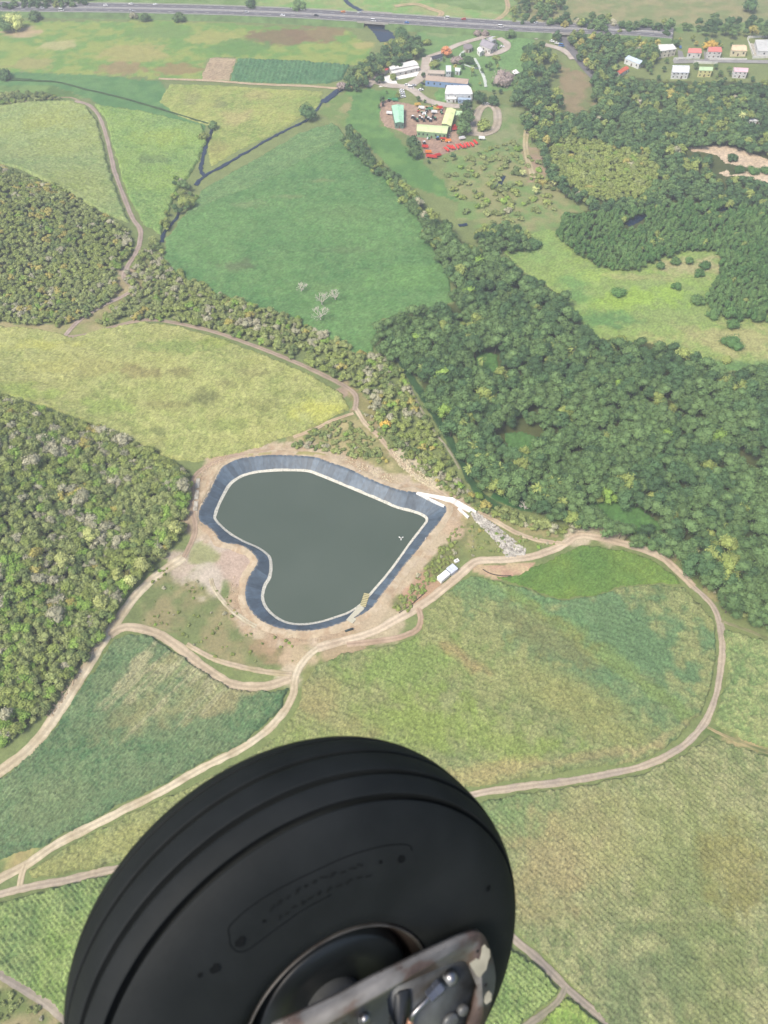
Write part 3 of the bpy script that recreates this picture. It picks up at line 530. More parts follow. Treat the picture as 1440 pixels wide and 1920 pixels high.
# sheets of liner: each welded panel is its own piece, seams running down the slope
lcol = A(94, 110, 124, .6)
NPAN = 105; per = NP//NPAN
for k in range(NPAN):
    ids = [(k*per+j) % NP for j in range(per+1)]
    rr = random.Random(k); base = lcol*(0.72+.5*rr.random()); R_ = []; C_ = []
    T_ = [-.12, 0, .15, .35, .55, .75, .9, 1.0, 1.15]
    V = []; C = []
    for u in T_:
        for jj, i in enumerate(ids):
            p = oc[i]*(1-u)+ic[i]*u if u >= 0 else oc[i]+onr[i]*.5
            z = RIMZ+.08 if u < 0 else (RIMZ+(WATZ-RIMZ)*min(u, 1.15)) + .05*math.sin(jj*2.2+k+u*3)*(0 < jj < per)+.04*math.sin(u*9+k)
            if u < 0: z -= .15
            lap = .035 if jj == per else 0
            V.append((p[0], p[1], z+lap)); s_ = 1.0+.35*(rr.random()-.5)
            if u > .93: s_ *= 1.1
            C.append(base*s_*(1.18 if jj == per and k % 2 else 1))
    m_ = per+1; Q = np.array([(a*m_+j, a*m_+j+1, (a+1)*m_+j+1, (a+1)*m_+j) for a in range(len(T_)-1) for j in range(per)])
    o = npmesh('liner_panel', np.array(V), Q, np.array(C), M_LINER, True); o.parent = basin
# floor + sediment line + water
M_SED = mat('pale_sediment', A(232,228,212), .9, .15, .8, dirt=tuple(A(170,170,160)), dscale=1.5)
sw = np.clip(1.25-.55*np.clip((ic[:, 0]-25)/60, 0, 1)*(ic[:, 1] < np.mean(ic[:, 1])+15) + wob*.8, .45, 2)
inn = outward(ic)
for _ in range(8): inn = (np.roll(inn, 1, 0)+inn*2+np.roll(inn, -1, 0))/4
slope = (RIMZ-WATZ)/np.maximum(np.hypot(*(oc-ic).T), 2.5)
sw = sw*.8; ringmesh('sediment_line', [dr(ic-inn*.4, WATZ+.10), dr(ic+inn*sw[:, None], WATZ+.14+slope*sw)], M_SED, None, True, basin)
mw, N, L, b = newmat('murky_green_water')
n = N.new('ShaderNodeTexNoise'); n.inputs['Scale'].default_value = .02; n.inputs['Detail'].default_value = 4; tc = N.new('ShaderNodeTexCoord'); L.new(tc.outputs['Object'], n.inputs['Vector'])
cr = N.new('ShaderNodeValToRGB'); L.new(n.outputs['Fac'], cr.inputs[0]); cr.color_ramp.elements[0].position = .35; cr.color_ramp.elements[1].position = .65
cr.color_ramp.elements[0].color = (*A(84,97,82,.62), 1); cr.color_ramp.elements[1].color = (*A(92,104,90,.62), 1)
L.new(cr.outputs[0], b.inputs['Base Color']); b.inputs['Roughness'].default_value = .25; b.inputs['Specular IOR Level'].default_value = .5
n2 = N.new('ShaderNodeTexNoise'); n2.inputs['Scale'].default_value = 1.1; n2.inputs['Detail'].default_value = 4; L.new(tc.outputs['Object'], n2.inputs['Vector'])
bp = N.new('ShaderNodeBump'); bp.inputs['Strength'].default_value = .15; bp.inputs['Distance'].default_value = .06; L.new(n2.outputs['Fac'], bp.inputs['Height']); L.new(bp.outputs[0], b.inputs['Normal'])
wo_ = ic+inn*.7; o = mesh('pond_water', dr(wo_, WATZ), [tuple(range(len(wo_)))] , mw); tag(o, 'still murky green water filling the heart shaped reservoir', kind='structure')
# widen water slightly below the liner edge
# earth berm around the rim
ww = 3.2+wob*2.5
rings = [dr(oc-onr*.25, RIMZ-.12), dr(oc+onr*.3, RIMZ-.02+wob*.1), dr(oc+onr*ww[:, None]*.55, RIMZ-.02+wob*.3)]
p3 = oc+onr*ww[:, None]; rings.append(np.c_[p3, H(p3[:, 0], p3[:, 1])+.12]); p4 = oc+onr*(ww[:, None]+1.6); rings.append(np.c_[p4, H(p4[:, 0], p4[:, 1])-.3])
BV = np.concatenate(rings); s = np.clip((fbm(BV[:, 0], BV[:, 1], 5, 73)-.38)/.24, 0, 1)[:, None]; q_ = (fbm(BV[:, 0], BV[:, 1], 3, 78) > .6)[:, None]
bc = A(210,192,162)*(1-s)+A(194,170,140)*s; bc = np.where(q_, A(214,196,168), bc)
bc = np.where((BV[:, 1] > 268)[:, None] & (fbm(BV[:, 0], BV[:, 1], 8, 80) > .45)[:, None], A(176,168,112), bc)
o = ringmesh('earth_bank', rings, M_TRACK, bc); tag(o, 'bare earth bank around the heart shaped reservoir', kind='structure')
M_WHITE = mat('white_concrete', (.74, .73, .7), .7, .06, .5, dirt=(.5, .48, .44), dscale=.3)
M_CONC = mat('grey_concrete', A(206,200,186), .8, .1, .6, dirt=tuple(A(160,150,132)), dscale=.4)
def slab(name, pts, z0, th, m, parent=None, lift=None):
    """flat-topped prism whose top face is at z0 above the ground, outline given in photo points"""
    w_ = [P(a, b, z0) for a, b in pts]; zt_ = sum(v.z for v in w_)/len(w_)+z0; n = len(w_)
    if parent is not None: ox, oy, oz = parent.location
    else: ox = oy = oz = 0
    V = [(v.x-ox, v.y-oy, zt_-oz) for v in w_]+[(v.x-ox, v.y-oy, zt_-th-oz) for v in w_]
    return mesh(name, V, [tuple(range(n)), tuple(range(2*n-1, n-1, -1))]+[(i, i+n, (i+1) % n+n, (i+1) % n) for i in range(n)][:], m, parent)
# stair ramp down the liner
def fixn(o):
    bm = bmesh.new(); bm.from_mesh(o.data); bmesh.ops.recalc_face_normals(bm, faces=bm.faces); bm.to_mesh(o.data); bm.free()
a0 = Vector((*flat(688, 1113, WATZ+.3), WATZ+.3)); a1 = Vector((*flat(655, 1166, RIMZ+.35), RIMZ+.35)); mid = Vector((*flat(680, 1138, -1.2), -1.2))
st = empty('access_ramp', a1); tag(st, 'pale stepped ramp leading down the liner into the water', 'ramp')
M_RAMP = mat('weathered_ramp', A(222,216,192), .8, .08, .9); M_RAMPY = mat('yellowed_ramp_tread', A(226,214,160), .8, .1, .9); M_DK = mat('dark_joint', A(90,95,90), .8)
def rampseg(pa, pb, wd, name, m, th=.25):
    d = (pb-pa); n = Vector((-d.y, d.x, 0)).normalized()*wd/2; up = Vector((0, 0, th)); pa = pa-a1; pb = pb-a1
    V = [pa-n, pa+n, pb+n, pb-n]; V = [v+up for v in V]+V
    o = mesh(name, V, [(0, 1, 2, 3), (7, 6, 5, 4), (0, 4, 5, 1), (1, 5, 6, 2), (2, 6, 7, 3), (3, 7, 4, 0)], m, st); fixn(o); return o
rampseg(mid, a1, 3.4, 'landing', M_RAMP)
rampseg(a0, mid, 2.7, 'ramp_bed', M_DK, .1)
for k in range(8):
    t0, t1 = k/8+.015, (k+1)/8-.03
    rampseg(a0.lerp(mid, t0)+Vector((0, 0, .06)), a0.lerp(mid, t1)+Vector((0, 0, .06)), 2.7, 'tread', M_RAMPY, .22)
# spillway: white concrete apron and walls at the right corner
sp0 = P(835, 940); spw = empty('spillway', sp0); tag(spw, 'white concrete spillway at the right corner of the reservoir', 'spillway')
for nm, pl, z in (('apron', [(784,922),(846,933),(848,941),(838,940),(800,930)], .7), ('side_wall', [(780,925),(783,922),(834,947),(832,950)], 1.0),
                  ('chute_floor', [(846,934),(868,943),(886,955),(880,960),(862,952),(845,941)], .55), ('chute_wall', [(858,953),(862,952),(880,968),(877,971)], .9), ('chute_wall', [(845,933),(848,932),(893,958),(892,961)], 1.0)):
    fixn(slab(nm, pl, z, z+.4, M_WHITE, spw))
cs = empty('concrete_pad', P(369, 925)); tag(cs, 'long white concrete slab beside the wooded hill left of the pond', 'concrete slab')
yy = [897, 915, 918, 936, 939, 957]
for k in range(3):
    a_, b_ = yy[2*k], yy[2*k+1]; f_ = lambda y: 371-(y-897)*.09
    fixn(slab('slab_section', [(f_(a_)-3, a_), (f_(a_)+4, a_), (f_(b_)+4, b_), (f_(b_)-4, b_)], .35, .5, M_CONC, cs))
# aerator float, post, pipe
def simple(name, parts, loc, label, cat, rz=0, group=None):
    e = empty(name, loc, rz); tag(e, label, cat, group)
    for nm, boxes, m in parts:
        V = []; Fc = []
        for b_ in boxes: boxg(*b_, V, Fc)
        mesh(nm, V, Fc, m, e)
    return e
fx, fy = flat(752, 1009, WATZ)
e = empty('float', (float(fx), float(fy), WATZ)); tag(e, 'small white three armed float on the reservoir water', 'float')
for k in range(3):
    V = []; Fc = []; boxg(.15, 1.3, -.18, .18, -.1, .25, V, Fc); o = mesh('arm', V, Fc, M_WHITE, e); o.rotation_euler = (0, 0, .5+k*2.09)
V = []; Fc = []; boxg(-.25, .25, -.25, .25, -.1, .6, V, Fc); mesh('hub', V, Fc, M_DK, e)
simple('marker_post', [('post', [(-.15, .15, -.15, .15, 0, 1.6)], M_WHITE), ('base', [(-.5, .5, -.5, .5, -.2, .15)], M_CONC)], P(798, 1012), 'white post on the right rim of the reservoir', 'post')
simple('marker_post', [('post', [(-.12, .12, -.12, .12, 0, 1.3)], M_WHITE), ('base', [(-.4, .4, -.4, .4, -.2, .15)], M_CONC)], P(675, 885), 'small white post on the upper rim of the reservoir', 'post')
def tube(name, pts, r, m, parent=None, seg=8, closed_caps=True, sm=True):
    pts = [Vector(p) for p in pts]; V = []; Fc = []; rr = r if isinstance(r, (list, tuple)) else [r]*len(pts)
    for i, p in enumerate(pts):
        d = (pts[min(i+1, len(pts)-1)]-pts[max(i-1, 0)]).normalized(); a = d.orthogonal().normalized() if i == 0 else (a-d*a.dot(d)).normalized(); b_ = d.cross(a)
        for k in range(seg):
            t = 2*math.pi*k/seg; V.append(p+(a*math.cos(t)+b_*math.sin(t))*rr[i])
    for i in range(len(pts)-1):
        for k in range(seg): Fc.append((i*seg+k, i*seg+(k+1) % seg, (i+1)*seg+(k+1) % seg, (i+1)*seg+k))
    Fc.append(tuple(range(seg-1, -1, -1))); Fc.append(tuple(range((len(pts)-1)*seg, len(pts)*seg)))
    return mesh(name, V, Fc, m, parent, sm)
p0, p1 = P(647, 1184, .4), P(662, 1179, .4)
o = tube('pipe', [p0+Vector((0, 0, .7)), p1+Vector((0, 0, .7))], .5, mat('dark_green_pipe', A(60,75,75), .5)); tag(o, 'short dark pipe lying on the earth bank below the ramp', 'pipe')
hp = [P(a, b)+Vector((0, 0, .3)) for a, b in smooth([(748,1150),(770,1135),(785,1122),(797,1112)], 4)]
o = tube('hose', hp, .16, mat('black_hose', (.03, .03, .03), .5)); tag(o, 'dark hose lying along the dirt slope beside the main track', 'hose')
hp = [P(a, b)+Vector((0, 0, .3)) for a, b in smooth([(905,1068),(920,1076),(940,1080),(958,1080)], 4)]
o = tube('hose', hp, .2, bpy.data.materials['black_hose']); tag(o, 'black hose on the bare earth mound by the cane corner', 'hose')
# shipping containers
def container(pa, pb, wd, ht, m, label):
    d = pb-pa; L_ = d.length; e = empty('container', (pa+pb)/2, math.atan2(d.y, d.x)); tag(e, label, 'container')
    V = []; Fc = []; boxg(-L_/2, L_/2, -wd/2, wd/2, .15, ht, V, Fc); 
    mesh('body', V, Fc, m, e)
    for s_ in (-1, 1):
        V = []; Fc = []
        k = -L_/2+.3
        while k < L_/2-.3: boxg(k, k+.22, s_*wd/2, s_*(wd/2+.05), .25, ht-.1, V, Fc) if s_ > 0 else boxg(k, k+.22, -wd/2-.05, -wd/2, .25, ht-.1, V, Fc); k += .45
        mesh('ribbed_side', V, Fc, m, e)
        V = []; Fc = []; boxg(L_/2, L_/2+.06, .03 if s_ > 0 else -wd/2+.05, wd/2-.05 if s_ > 0 else -.03, .25, ht-.1, V, Fc); mesh('door', V, Fc, m, e)
    V = []; Fc = []; boxg(-L_/2-.05, L_/2+.1, -wd/2-.08, wd/2+.08, ht, ht+.08, V, Fc); mesh('roof', V, Fc, m, e)
    return e
container(P(823, 1091), P(839, 1078), 2.9, 2.6, mat('white_container_paint', (.78, .78, .77), .5, .04, dirt=(.5, .5, .5), dscale=.8), 'white container, the left of the two beside the track')
container(P(841, 1076), P(853, 1067), 3.6, 2.6, mat('silver_container_paint', (.5, .53, .6), .45, .05, dirt=(.36, .38, .42), dscale=.8), 'silver blue container beside the white one')
simple('water_tank', [('body', [(-1.1, 1.1, -.8, .8, 0, 1.1)], M_WHITE), ('lid', [(-.5, .5, -.4, .4, 1.1, 1.3)], M_CONC)], P(856, 1053), 'small white box tank above the two containers', 'tank', .5)
# rocks
def rocks(name, n, poly, smin, smax, m, label, line=None):
    V = []; Fc = []; wp = wpoly(poly); x0, y0 = wp.min(0); x1, y1 = wp.max(0); k = 0
    ico = bmesh.new(); bmesh.ops.create_icosphere(ico, subdivisions=1, radius=1); iv = [v.co.copy() for v in ico.verts]; fi = [[v.index for v in f.verts] for f in ico.faces]; ico.free()
    while k < n:
        x = random.uniform(x0, x1); y = random.uniform(y0, y1)
        if not inside(np.array([x]), np.array([y]), wp)[0]: continue
        k += 1; s_ = random.uniform(smin, smax)*random.choice((.6, .8, 1, 1)); z = float(H(np.array(x), np.array(y))); b_ = len(V)
        ca = random.uniform(0, 6.28); sx, sy, sz = [s_*random.uniform(.6, 1.3) for _ in range(3)]
        for v in iv:
            q_ = v*random.uniform(.8, 1.15); X = q_.x*sx; Y = q_.y*sy
            V.append((x+X*math.cos(ca)-Y*math.sin(ca), y+X*math.sin(ca)+Y*math.cos(ca), z+.15+q_.z*sz*.7))
        Fc += [tuple(b_+i for i in f) for f in fi]
    o = mesh(name, V, Fc, m); tag(o, label, 'stones', kind='stuff'); return o
M_ROCK = mat('pale_rock', A(212,206,194), .9, .3, .35, dirt=tuple(A(140,134,124)), dscale=.5)
rocks('riprap_stones', 1500, [(882,962),(893,960),(935,990),(985,1030),(985,1040),(950,1045),(925,1010),(895,980)], .25, .85, M_ROCK, 'grey white boulders filling the gully below the spillway')
rocks('limestone_rubble', 420, [(735,845),(755,855),(800,895),(830,918),(815,920),(780,900),(745,870)], .2, .7, mat('cream_rock', A(222,208,172), .9, .2, .4), 'cream rubble strewn down the eroded slope above the pond')
rocks('limestone_rubble', 160, [(630,855),(660,860),(720,885),(760,905),(730,905),(660,880)], .2, .55, bpy.data.materials['cream_rock'], 'cream rubble strip just above the upper pond rim')
rocks('track_rubble', 260, [(85,1340),(115,1300),(150,1250),(180,1200),(215,1150),(222,1155),(190,1205),(160,1250),(120,1315),(95,1350)], .15, .5, mat('buff_rock', A(205,182,150), .9, .2, .4), 'buff stones along the verge of the hill foot track')
rocks('bank_rubble', 300, [(365,905),(385,870),(425,850),(430,860),(395,880),(378,905),(372,950),(360,950)], .15, .5, bpy.data.materials['buff_rock'], 'orange buff rubble on the upper left pond bank')
rocks('bank_rubble', 260, [(440,1080),(455,1120),(480,1165),(540,1190),(620,1195),(620,1205),(530,1200),(465,1175),(430,1110)], .15, .4, bpy.data.materials['buff_rock'], 'buff rubble along the lower left pond bank')
# ------------------------------------------------------------------ trees
def leafmat(name, c1, c2, k=1.5):
    m, N, L, b = newmat(name)
    oi = N.new('ShaderNodeObjectInfo'); at_ = N.new('ShaderNodeAttribute'); at_.attribute_name = 'leafv'
    mx = N.new('ShaderNodeMixRGB'); mx.inputs[1].default_value = (*np.clip(c1*k, 0, 1), 1); mx.inputs[2].default_value = (*np.clip(c2*k, 0, 1), 1)
    ad = N.new('ShaderNodeMath'); ad.operation = 'MULTIPLY_ADD'; L.new(oi.outputs['Random'], ad.inputs[0]); ad.inputs[1].default_value = .6; ad.use_clamp = True
    s2 = N.new('ShaderNodeMath'); s2.operation = 'MULTIPLY_ADD'; L.new(at_.outputs['Fac'], s2.inputs[0]); s2.inputs[1].default_value = .6; s2.inputs[2].default_value = -.1
    L.new(s2.outputs[0], ad.inputs[2]); L.new(ad.outputs[0], mx.inputs[0])
    hs = N.new('ShaderNodeHueSaturation'); L.new(mx.outputs[0], hs.inputs['Color'])
    r2 = N.new('ShaderNodeMath'); r2.operation = 'MULTIPLY'; L.new(oi.outputs['Random'], r2.inputs[0]); r2.inputs[1].default_value = 7.31
    r3 = N.new('ShaderNodeMath'); r3.operation = 'FRACT'; L.new(r2.outputs[0], r3.inputs[0])
    r4 = N.new('ShaderNodeMapRange'); L.new(r3.outputs[0], r4.inputs[0]); r4.inputs[3].default_value = .84; r4.inputs[4].default_value = 1.18
    L.new(r4.outputs[0], hs.inputs['Value']); L.new(hs.outputs[0], b.inputs['Base Color'])
    b.inputs['Roughness'].default_value = .75; b.inputs['Specular IOR Level'].default_value = .2
    return m
M_BARK = mat('bark', A(120,108,92), .9, .2, 2); M_PALEBARK = mat('pale_bark', A(176,164,150), .9, .15, 2)
def crown_mesh(name, seed, m, lobes, rad, hgt, spread, leaf, nleaf, squash=.8, core=.82):
    r = random.Random(seed); V = []; Fc = []; val = []
    ico = bmesh.new(); bmesh.ops.create_icosphere(ico, subdivisions=1, radius=1); iv = [v.co.copy() for v in ico.verts]; fi = [[v.index for v in f.verts] for f in ico.faces]; ico.free()
    for k in range(lobes):
        a = r.uniform(0, 6.28); d = (spread*math.sqrt(r.random()) if k else 0)
        c = Vector((math.cos(a)*d, math.sin(a)*d, hgt*(1-.45*(d/max(spread, .01))**2)*r.uniform(.86, 1.04)))
        R = rad*r.uniform(.75, 1.15); sh = r.random(); b_ = len(V)
        for v in iv:
            V.append(c+Vector((v.x, v.y, v.z*squash))*R*core*r.uniform(.82, 1.1)); val.append(sh*.5)
        Fc += [tuple(b_+i for i in f) for f in fi]
        for _ in range(nleaf):
            n = Vector((r.gauss(0, 1), r.gauss(0, 1), r.gauss(.35, 1))).normalized()
            p = c+Vector((n.x, n.y, n.z*squash))*R*r.uniform(.8, 1.22)
            n2 = (n+Vector((r.gauss(0, .5), r.gauss(0, .5), r.gauss(0, .5)))).normalized(); t = n2.orthogonal().normalized(); t = Matrix.Rotation(r.uniform(0, 6.28), 3, n2) @ t; u = n2.cross(t)
            s_ = leaf*r.uniform(.55, 1.25); b_ = len(V)
            V += [p-t*s_, p-u*s_*.6, p+t*s_, p+u*s_*.6]; Fc.append((b_, b_+1, b_+2, b_+3)); vv = sh*.5+r.random()*.5; val += [vv]*4
    me = bpy.data.meshes.new(name); me.from_pydata([tuple(v) for v in V], [], Fc); me.update()
    at_ = me.attributes.new('leafv', 'FLOAT', 'POINT'); at_.data.foreach_set('value', val); me.materials.append(m); return me
def trunk_mesh(seed, h, r0, m, limbs=3, spread=1.5):
    r = random.Random(seed); V = []; Fc = []
    def limb(a, b_, ra, rb):
        base = len(V); d = (b_-a).normalized(); u = d.orthogonal().normalized(); w_ = d.cross(u)
        for p, q_ in ((a, ra), (b_, rb)):
            for k in range(5): t = k*1.2566; V.append(p+(u*math.cos(t)+w_*math.sin(t))*q_)
        for k in range(5): Fc.append((base+k, base+(k+1) % 5, base+5+(k+1) % 5, base+5+k))
    top = Vector((r.uniform(-.3, .3), r.uniform(-.3, .3), h*.55)); limb(Vector((0, 0, -.6)), top, r0, r0*.7)
    for k in range(limbs):
        a = k*6.28/limbs+r.random(); limb(top, Vector((math.cos(a)*spread, math.sin(a)*spread, h*r.uniform(.8, .95))), r0*.55, r0*.25)
    me = bpy.data.meshes.new('trunk'); me.from_pydata([tuple(v) for v in V], [], Fc); me.materials.append(m); return me
LM = {
 'forest': leafmat('forest_leaves', A(94,123,74), A(116,142,88), 1.32), 'forest2': leafmat('forest_dark_leaves', A(76,106,68), A(96,127,80), 1.25),
 'olive': leafmat('olive_leaves', A(130,146,76), A(150,160,92)), 'orange': leafmat('orange_olive_leaves', A(166,158,86), A(178,170,100)),
 'bright': leafmat('bright_green_leaves', A(122,154,68), A(144,170,84)), 'pale': leafmat('pale_grey_leaves', A(160,160,130), A(184,178,152)),
 'mang': leafmat('mangrove_leaves', A(88,120,68), A(108,138,80)), 'mang2': leafmat('mangrove_dark_leaves', A(74,110,60), A(96,130,72)),
 'lime': leafmat('lime_cream_leaves', A(172,180,104), A(194,198,138)), 'gold': leafmat('golden_blossom', A(206,170,76), A(220,190,100)),
 'rust': leafmat('rusty_blossom', A(200,132,92), A(214,150,104)), 'deep': leafmat('deep_green_leaves', A(70,100,62), A(88,116,70)),
 'mauve': leafmat('mauve_twigs', A(150,136,130), A(170,154,146)), 'shrub': leafmat('shrub_leaves', A(128,142,84), A(154,162,104)), 'shrubd': leafmat('dark_shrub_leaves', A(104,124,72), A(124,138,86)),
}
def protos(key, kinds, lobes, rad, hgt, spread, leaf, nleaf, squash=.8, n=3, trunkr=.22, bark=None):
    out = []
    for mname in kinds:
        for k in range(n):
            sd_ = abs(sum(map(ord, key+mname)))*7+k
            out.append((mname, crown_mesh('crown', sd_, LM[mname], lobes, rad*(1+.12*(k-1)), hgt, spread, leaf, nleaf, squash), trunk_mesh(sd_, hgt, trunkr, bark or M_BARK, 3, spread)))
    return out
def scatter(poly, step, lift, jit=.42, holes=(), dens=1.0, seed=1):
    wp = wpoly(poly, lift); r = np.random.default_rng(seed); x0, y0 = wp.min(0); x1, y1 = wp.max(0); x1 = min(x1, 460); x0 = max(x0, -460)
    X, Y = np.meshgrid(np.arange(x0, x1, step), np.arange(y0, y1, step*.88)); X = X+(np.arange(X.shape[0]) % 2)[:, None]*step/2
    x = X.ravel()+r.normal(0, jit*step*.5, X.size); y = Y.ravel()+r.normal(0, jit*step*.5, X.size)
    m = inside(x, y, wp) & (r.random(len(x)) < dens)
    for h_ in holes: m &= ~inside(x, y, wpoly(h_, lift if len(h_) > 3 else 0))
    x, y = x[m], y[m]; m = ringdist(x, y, ow[::3]) > 5; return x[m], y[m]
def in_view(x, y, z, pad=30):
    d = y*cp+(CAMH-z)*sp; u = 720+F*x/d; yy = (z-CAMH)*cp+y*sp; v = 960-F*yy/d
    return (u > -pad) & (u < 1440+pad) & (v > -pad) & (v < 1920+pad)
COUNTS = {}
def grow(name, key, prs, weights, pts, smin, smax, cat, words, group, limit, fill_name, fill_label, seed=3):
    """prs: prototypes (material name, crown mesh, trunk mesh); the nearest become trees of their own"""
    r = np.random.default_rng(seed); x, y = pts; z = H(x, y); v = in_view(x, y, z+4); x, y, z = x[v], y[v], z[v]
    n = len(x); wts = np.array([weights[p[0]] for p in prs], float); wts /= wts.sum(); kinds_ = sorted(set(p[0] for p in prs)); NF = {k: fbm(x, y, 16, 50+seed+j*3, 2) for j, k in enumerate(kinds_)}
    patch = fbm(x, y, 22, seed, 2); score = np.stack([np.log(wts[j]+1e-9)+r.gumbel(size=n)*.8+(NF[prs[j][0]]-.5)*4.5 for j in range(len(prs))], 1)
    if key == 'b':      # drier, paler scrub towards the crest of the hill
        dry = np.clip((y-float(flat(0, 960)[1]))/45, 0, 1)+(fbm(x, y, 12, 91, 2)-.5)*1.2
        for j in range(len(prs)): score[:, j] += dry*{'pale': 2.2, 'olive': .8, 'orange': .8, 'bright': -1.6}.get(prs[j][0], 0)
    idx = score.argmax(1)
    sc = r.uniform(smin, smax, n)*(.85+.3*patch); rot = r.uniform(0, 6.28, n)
    dist = np.hypot(np.hypot(x, y), CAMH-z)/sc; order = np.argsort(dist); own = order[:limit]; rest = order[limit:]
    first = {}
    dd_ = y*cp+(CAMH-z)*sp; U_ = 720+F*x/dd_; V_ = 960-F*((z-CAMH)*cp+y*sp)/dd_
    uq, vq, sq = [np.quantile(a_[own], (.33, .66)) for a_ in (U_, V_, sc)]
    def full_label(i, base):
        zone = ', %s %s part' % (('far', 'middle', 'near')[int(np.searchsorted(vq, V_[i]))], ('left', 'centre', 'right')[int(np.searchsorted(uq, U_[i]))])
        size = ('small ', '', 'large ')[int(np.searchsorted(sq, sc[i]))]
        if base.startswith('small'): size = ''
        lb = size+base+zone
        return lb if len(lb.split()) <= 16 else base+zone if len((base+zone).split()) <= 16 else size+base
    for i in own:
        mname, cm, tm = prs[idx[i]]
        e = empty(name, (x[i], y[i], z[i]), rot[i]); e.scale = (sc[i],)*3
        tag(e, full_label(i, words[mname]), cat, group); c = link('crown', cm, None, e); link('trunk', tm, None, e); first.setdefault(idx[i], c)
    COUNTS[name+key] = n
    if len(rest) == 0: return
    me = bpy.data.meshes.new(fill_name); me.from_pydata(np.stack([x[rest], y[rest], z[rest]], 1).tolist(), [], [])
    keys = sorted(first); remap = {k: j for j, k in enumerate(keys)}; ids = [remap.get(idx[i], int(i) % len(keys)) for i in rest]
    a = me.attributes.new('pick', 'INT', 'POINT'); a.data.foreach_set('value', ids)
    a = me.attributes.new('turn', 'FLOAT_VECTOR', 'POINT'); a.data.foreach_set('vector', np.stack([0*rot[rest], 0*rot[rest], rot[rest]], 1).ravel())
    a = me.attributes.new('size', 'FLOAT', 'POINT'); a.data.foreach_set('value', sc[rest])
    o = bpy.data.objects.new(fill_name, me); COL.objects.link(o); tag(o, fill_label, 'trees', kind='stuff')
    ng = bpy.data.node_groups.new(fill_name, 'GeometryNodeTree'); ng.interface.new_socket('Geometry', in_out='INPUT', socket_type='NodeSocketGeometry'); ng.interface.new_socket('Geometry', in_out='OUTPUT', socket_type='NodeSocketGeometry')
    gi = ng.nodes.new('NodeGroupInput'); go = ng.nodes.new('NodeGroupOutput'); iop = ng.nodes.new('GeometryNodeInstanceOnPoints'); jn = ng.nodes.new('GeometryNodeJoinGeometry')
    for k in reversed(keys):
        oi = ng.nodes.new('GeometryNodeObjectInfo'); oi.transform_space = 'ORIGINAL'; oi.inputs['Object'].default_value = first[k]; oi.inputs['As Instance'].default_value = True
        ng.links.new(oi.outputs['Geometry'], jn.inputs[0])
    def attr(nm, tp):
        q_ = ng.nodes.new('GeometryNodeInputNamedAttribute'); q_.data_type = tp; q_.inputs[0].default_value = nm; return q_.outputs[0]
    ng.links.new(gi.outputs[0], iop.inputs['Points']); ng.links.new(jn.outputs[0], iop.inputs['Instance']); iop.inputs['Pick Instance'].default_value = True
    ng.links.new(attr('pick', 'INT'), iop.inputs['Instance Index']); ng.links.new(attr('turn', 'FLOAT_VECTOR'), iop.inputs['Rotation']); ng.links.new(attr('size', 'FLOAT'), iop.inputs['Scale'])
    ng.links.new(iop.outputs[0], go.inputs[0]); o.modifiers.new('trees', 'NODES').node_group = ng
HOLES_F = [[(935,790),(975,785),(1020,800),(1015,838),(960,845),(935,825)], [(1100,922),(1150,930),(1200,940),(1250,985),(1200,992),(1150,975),(1100,945)], [(885,645),(930,650),(948,690),(900,700)], [(1385,835),(1420,850),(1410,880),(1385,870)]]
canal_hole = [(738,660),(756,668),(782,705),(834,795),(872,862),(905,912),(950,930),(1000,940),(1000,957),(930,962),(890,935),(862,885),(825,815),(790,758),(755,700)]
FP = protos('forest', ['forest', 'forest2', 'olive', 'pale', 'bright'], 9, 2.0, 8.0, 3.1, .42, 90, n=3)
grow('forest_tree', 'a', FP, {'forest': 6, 'forest2': 3.0, 'olive': .5, 'pale': .03, 'bright': .2}, scatter(T_FOREST, 5.3, 7, holes=HOLES_F+[canal_hole], seed=5), .68, 1.36, 'tree',
     {'forest': 'round mid green tree in the dense forest on the right', 'forest2': 'round dark green tree in the dense forest on the right', 'olive': 'round olive green tree in the dense forest on the right', 'pale': 'pale greyish tree in the dense forest on the right', 'bright': 'bright green tree in the dense forest on the right'},
     'trees of the forest on the right', 285, 'distant_forest_trees', 'mass of forest trees further back on the right')
HP = protos('hill', ['shrub', 'olive', 'orange', 'pale', 'bright', 'shrubd'], 7, 1.15, 2.7, 1.9, .3, 60, n=3, trunkr=.12)
hx, hy = scatter(T_HILLB, 2.9, 2.5, seed=6)
grow('hill_tree', 'b', HP, {'shrub': 5, 'shrubd': 1.6, 'olive': 3, 'orange': .3, 'pale': 1.0, 'bright': 2.2}, (hx, hy), .75, 1.55, 'tree',
     {'shrub': 'mid green bushy tree on the wooded hill left of the pond', 'olive': 'olive bushy tree on the wooded hill left of the pond', 'orange': 'orange tinged bushy tree on the wooded hill left of the pond', 'pale': 'pale dry bushy tree on the wooded hill left of the pond', 'bright': 'bright green bushy tree on the wooded hill left of the pond', 'shrubd': 'dark green bushy tree on the wooded hill left of the pond'},
     'bushy trees on the hill left of the pond', 285, 'distant_hill_trees', 'mass of bushy trees further up the hill left of the pond')
ax, ay = scatter(T_HILLA, 3.2, 2.5, seed=7)
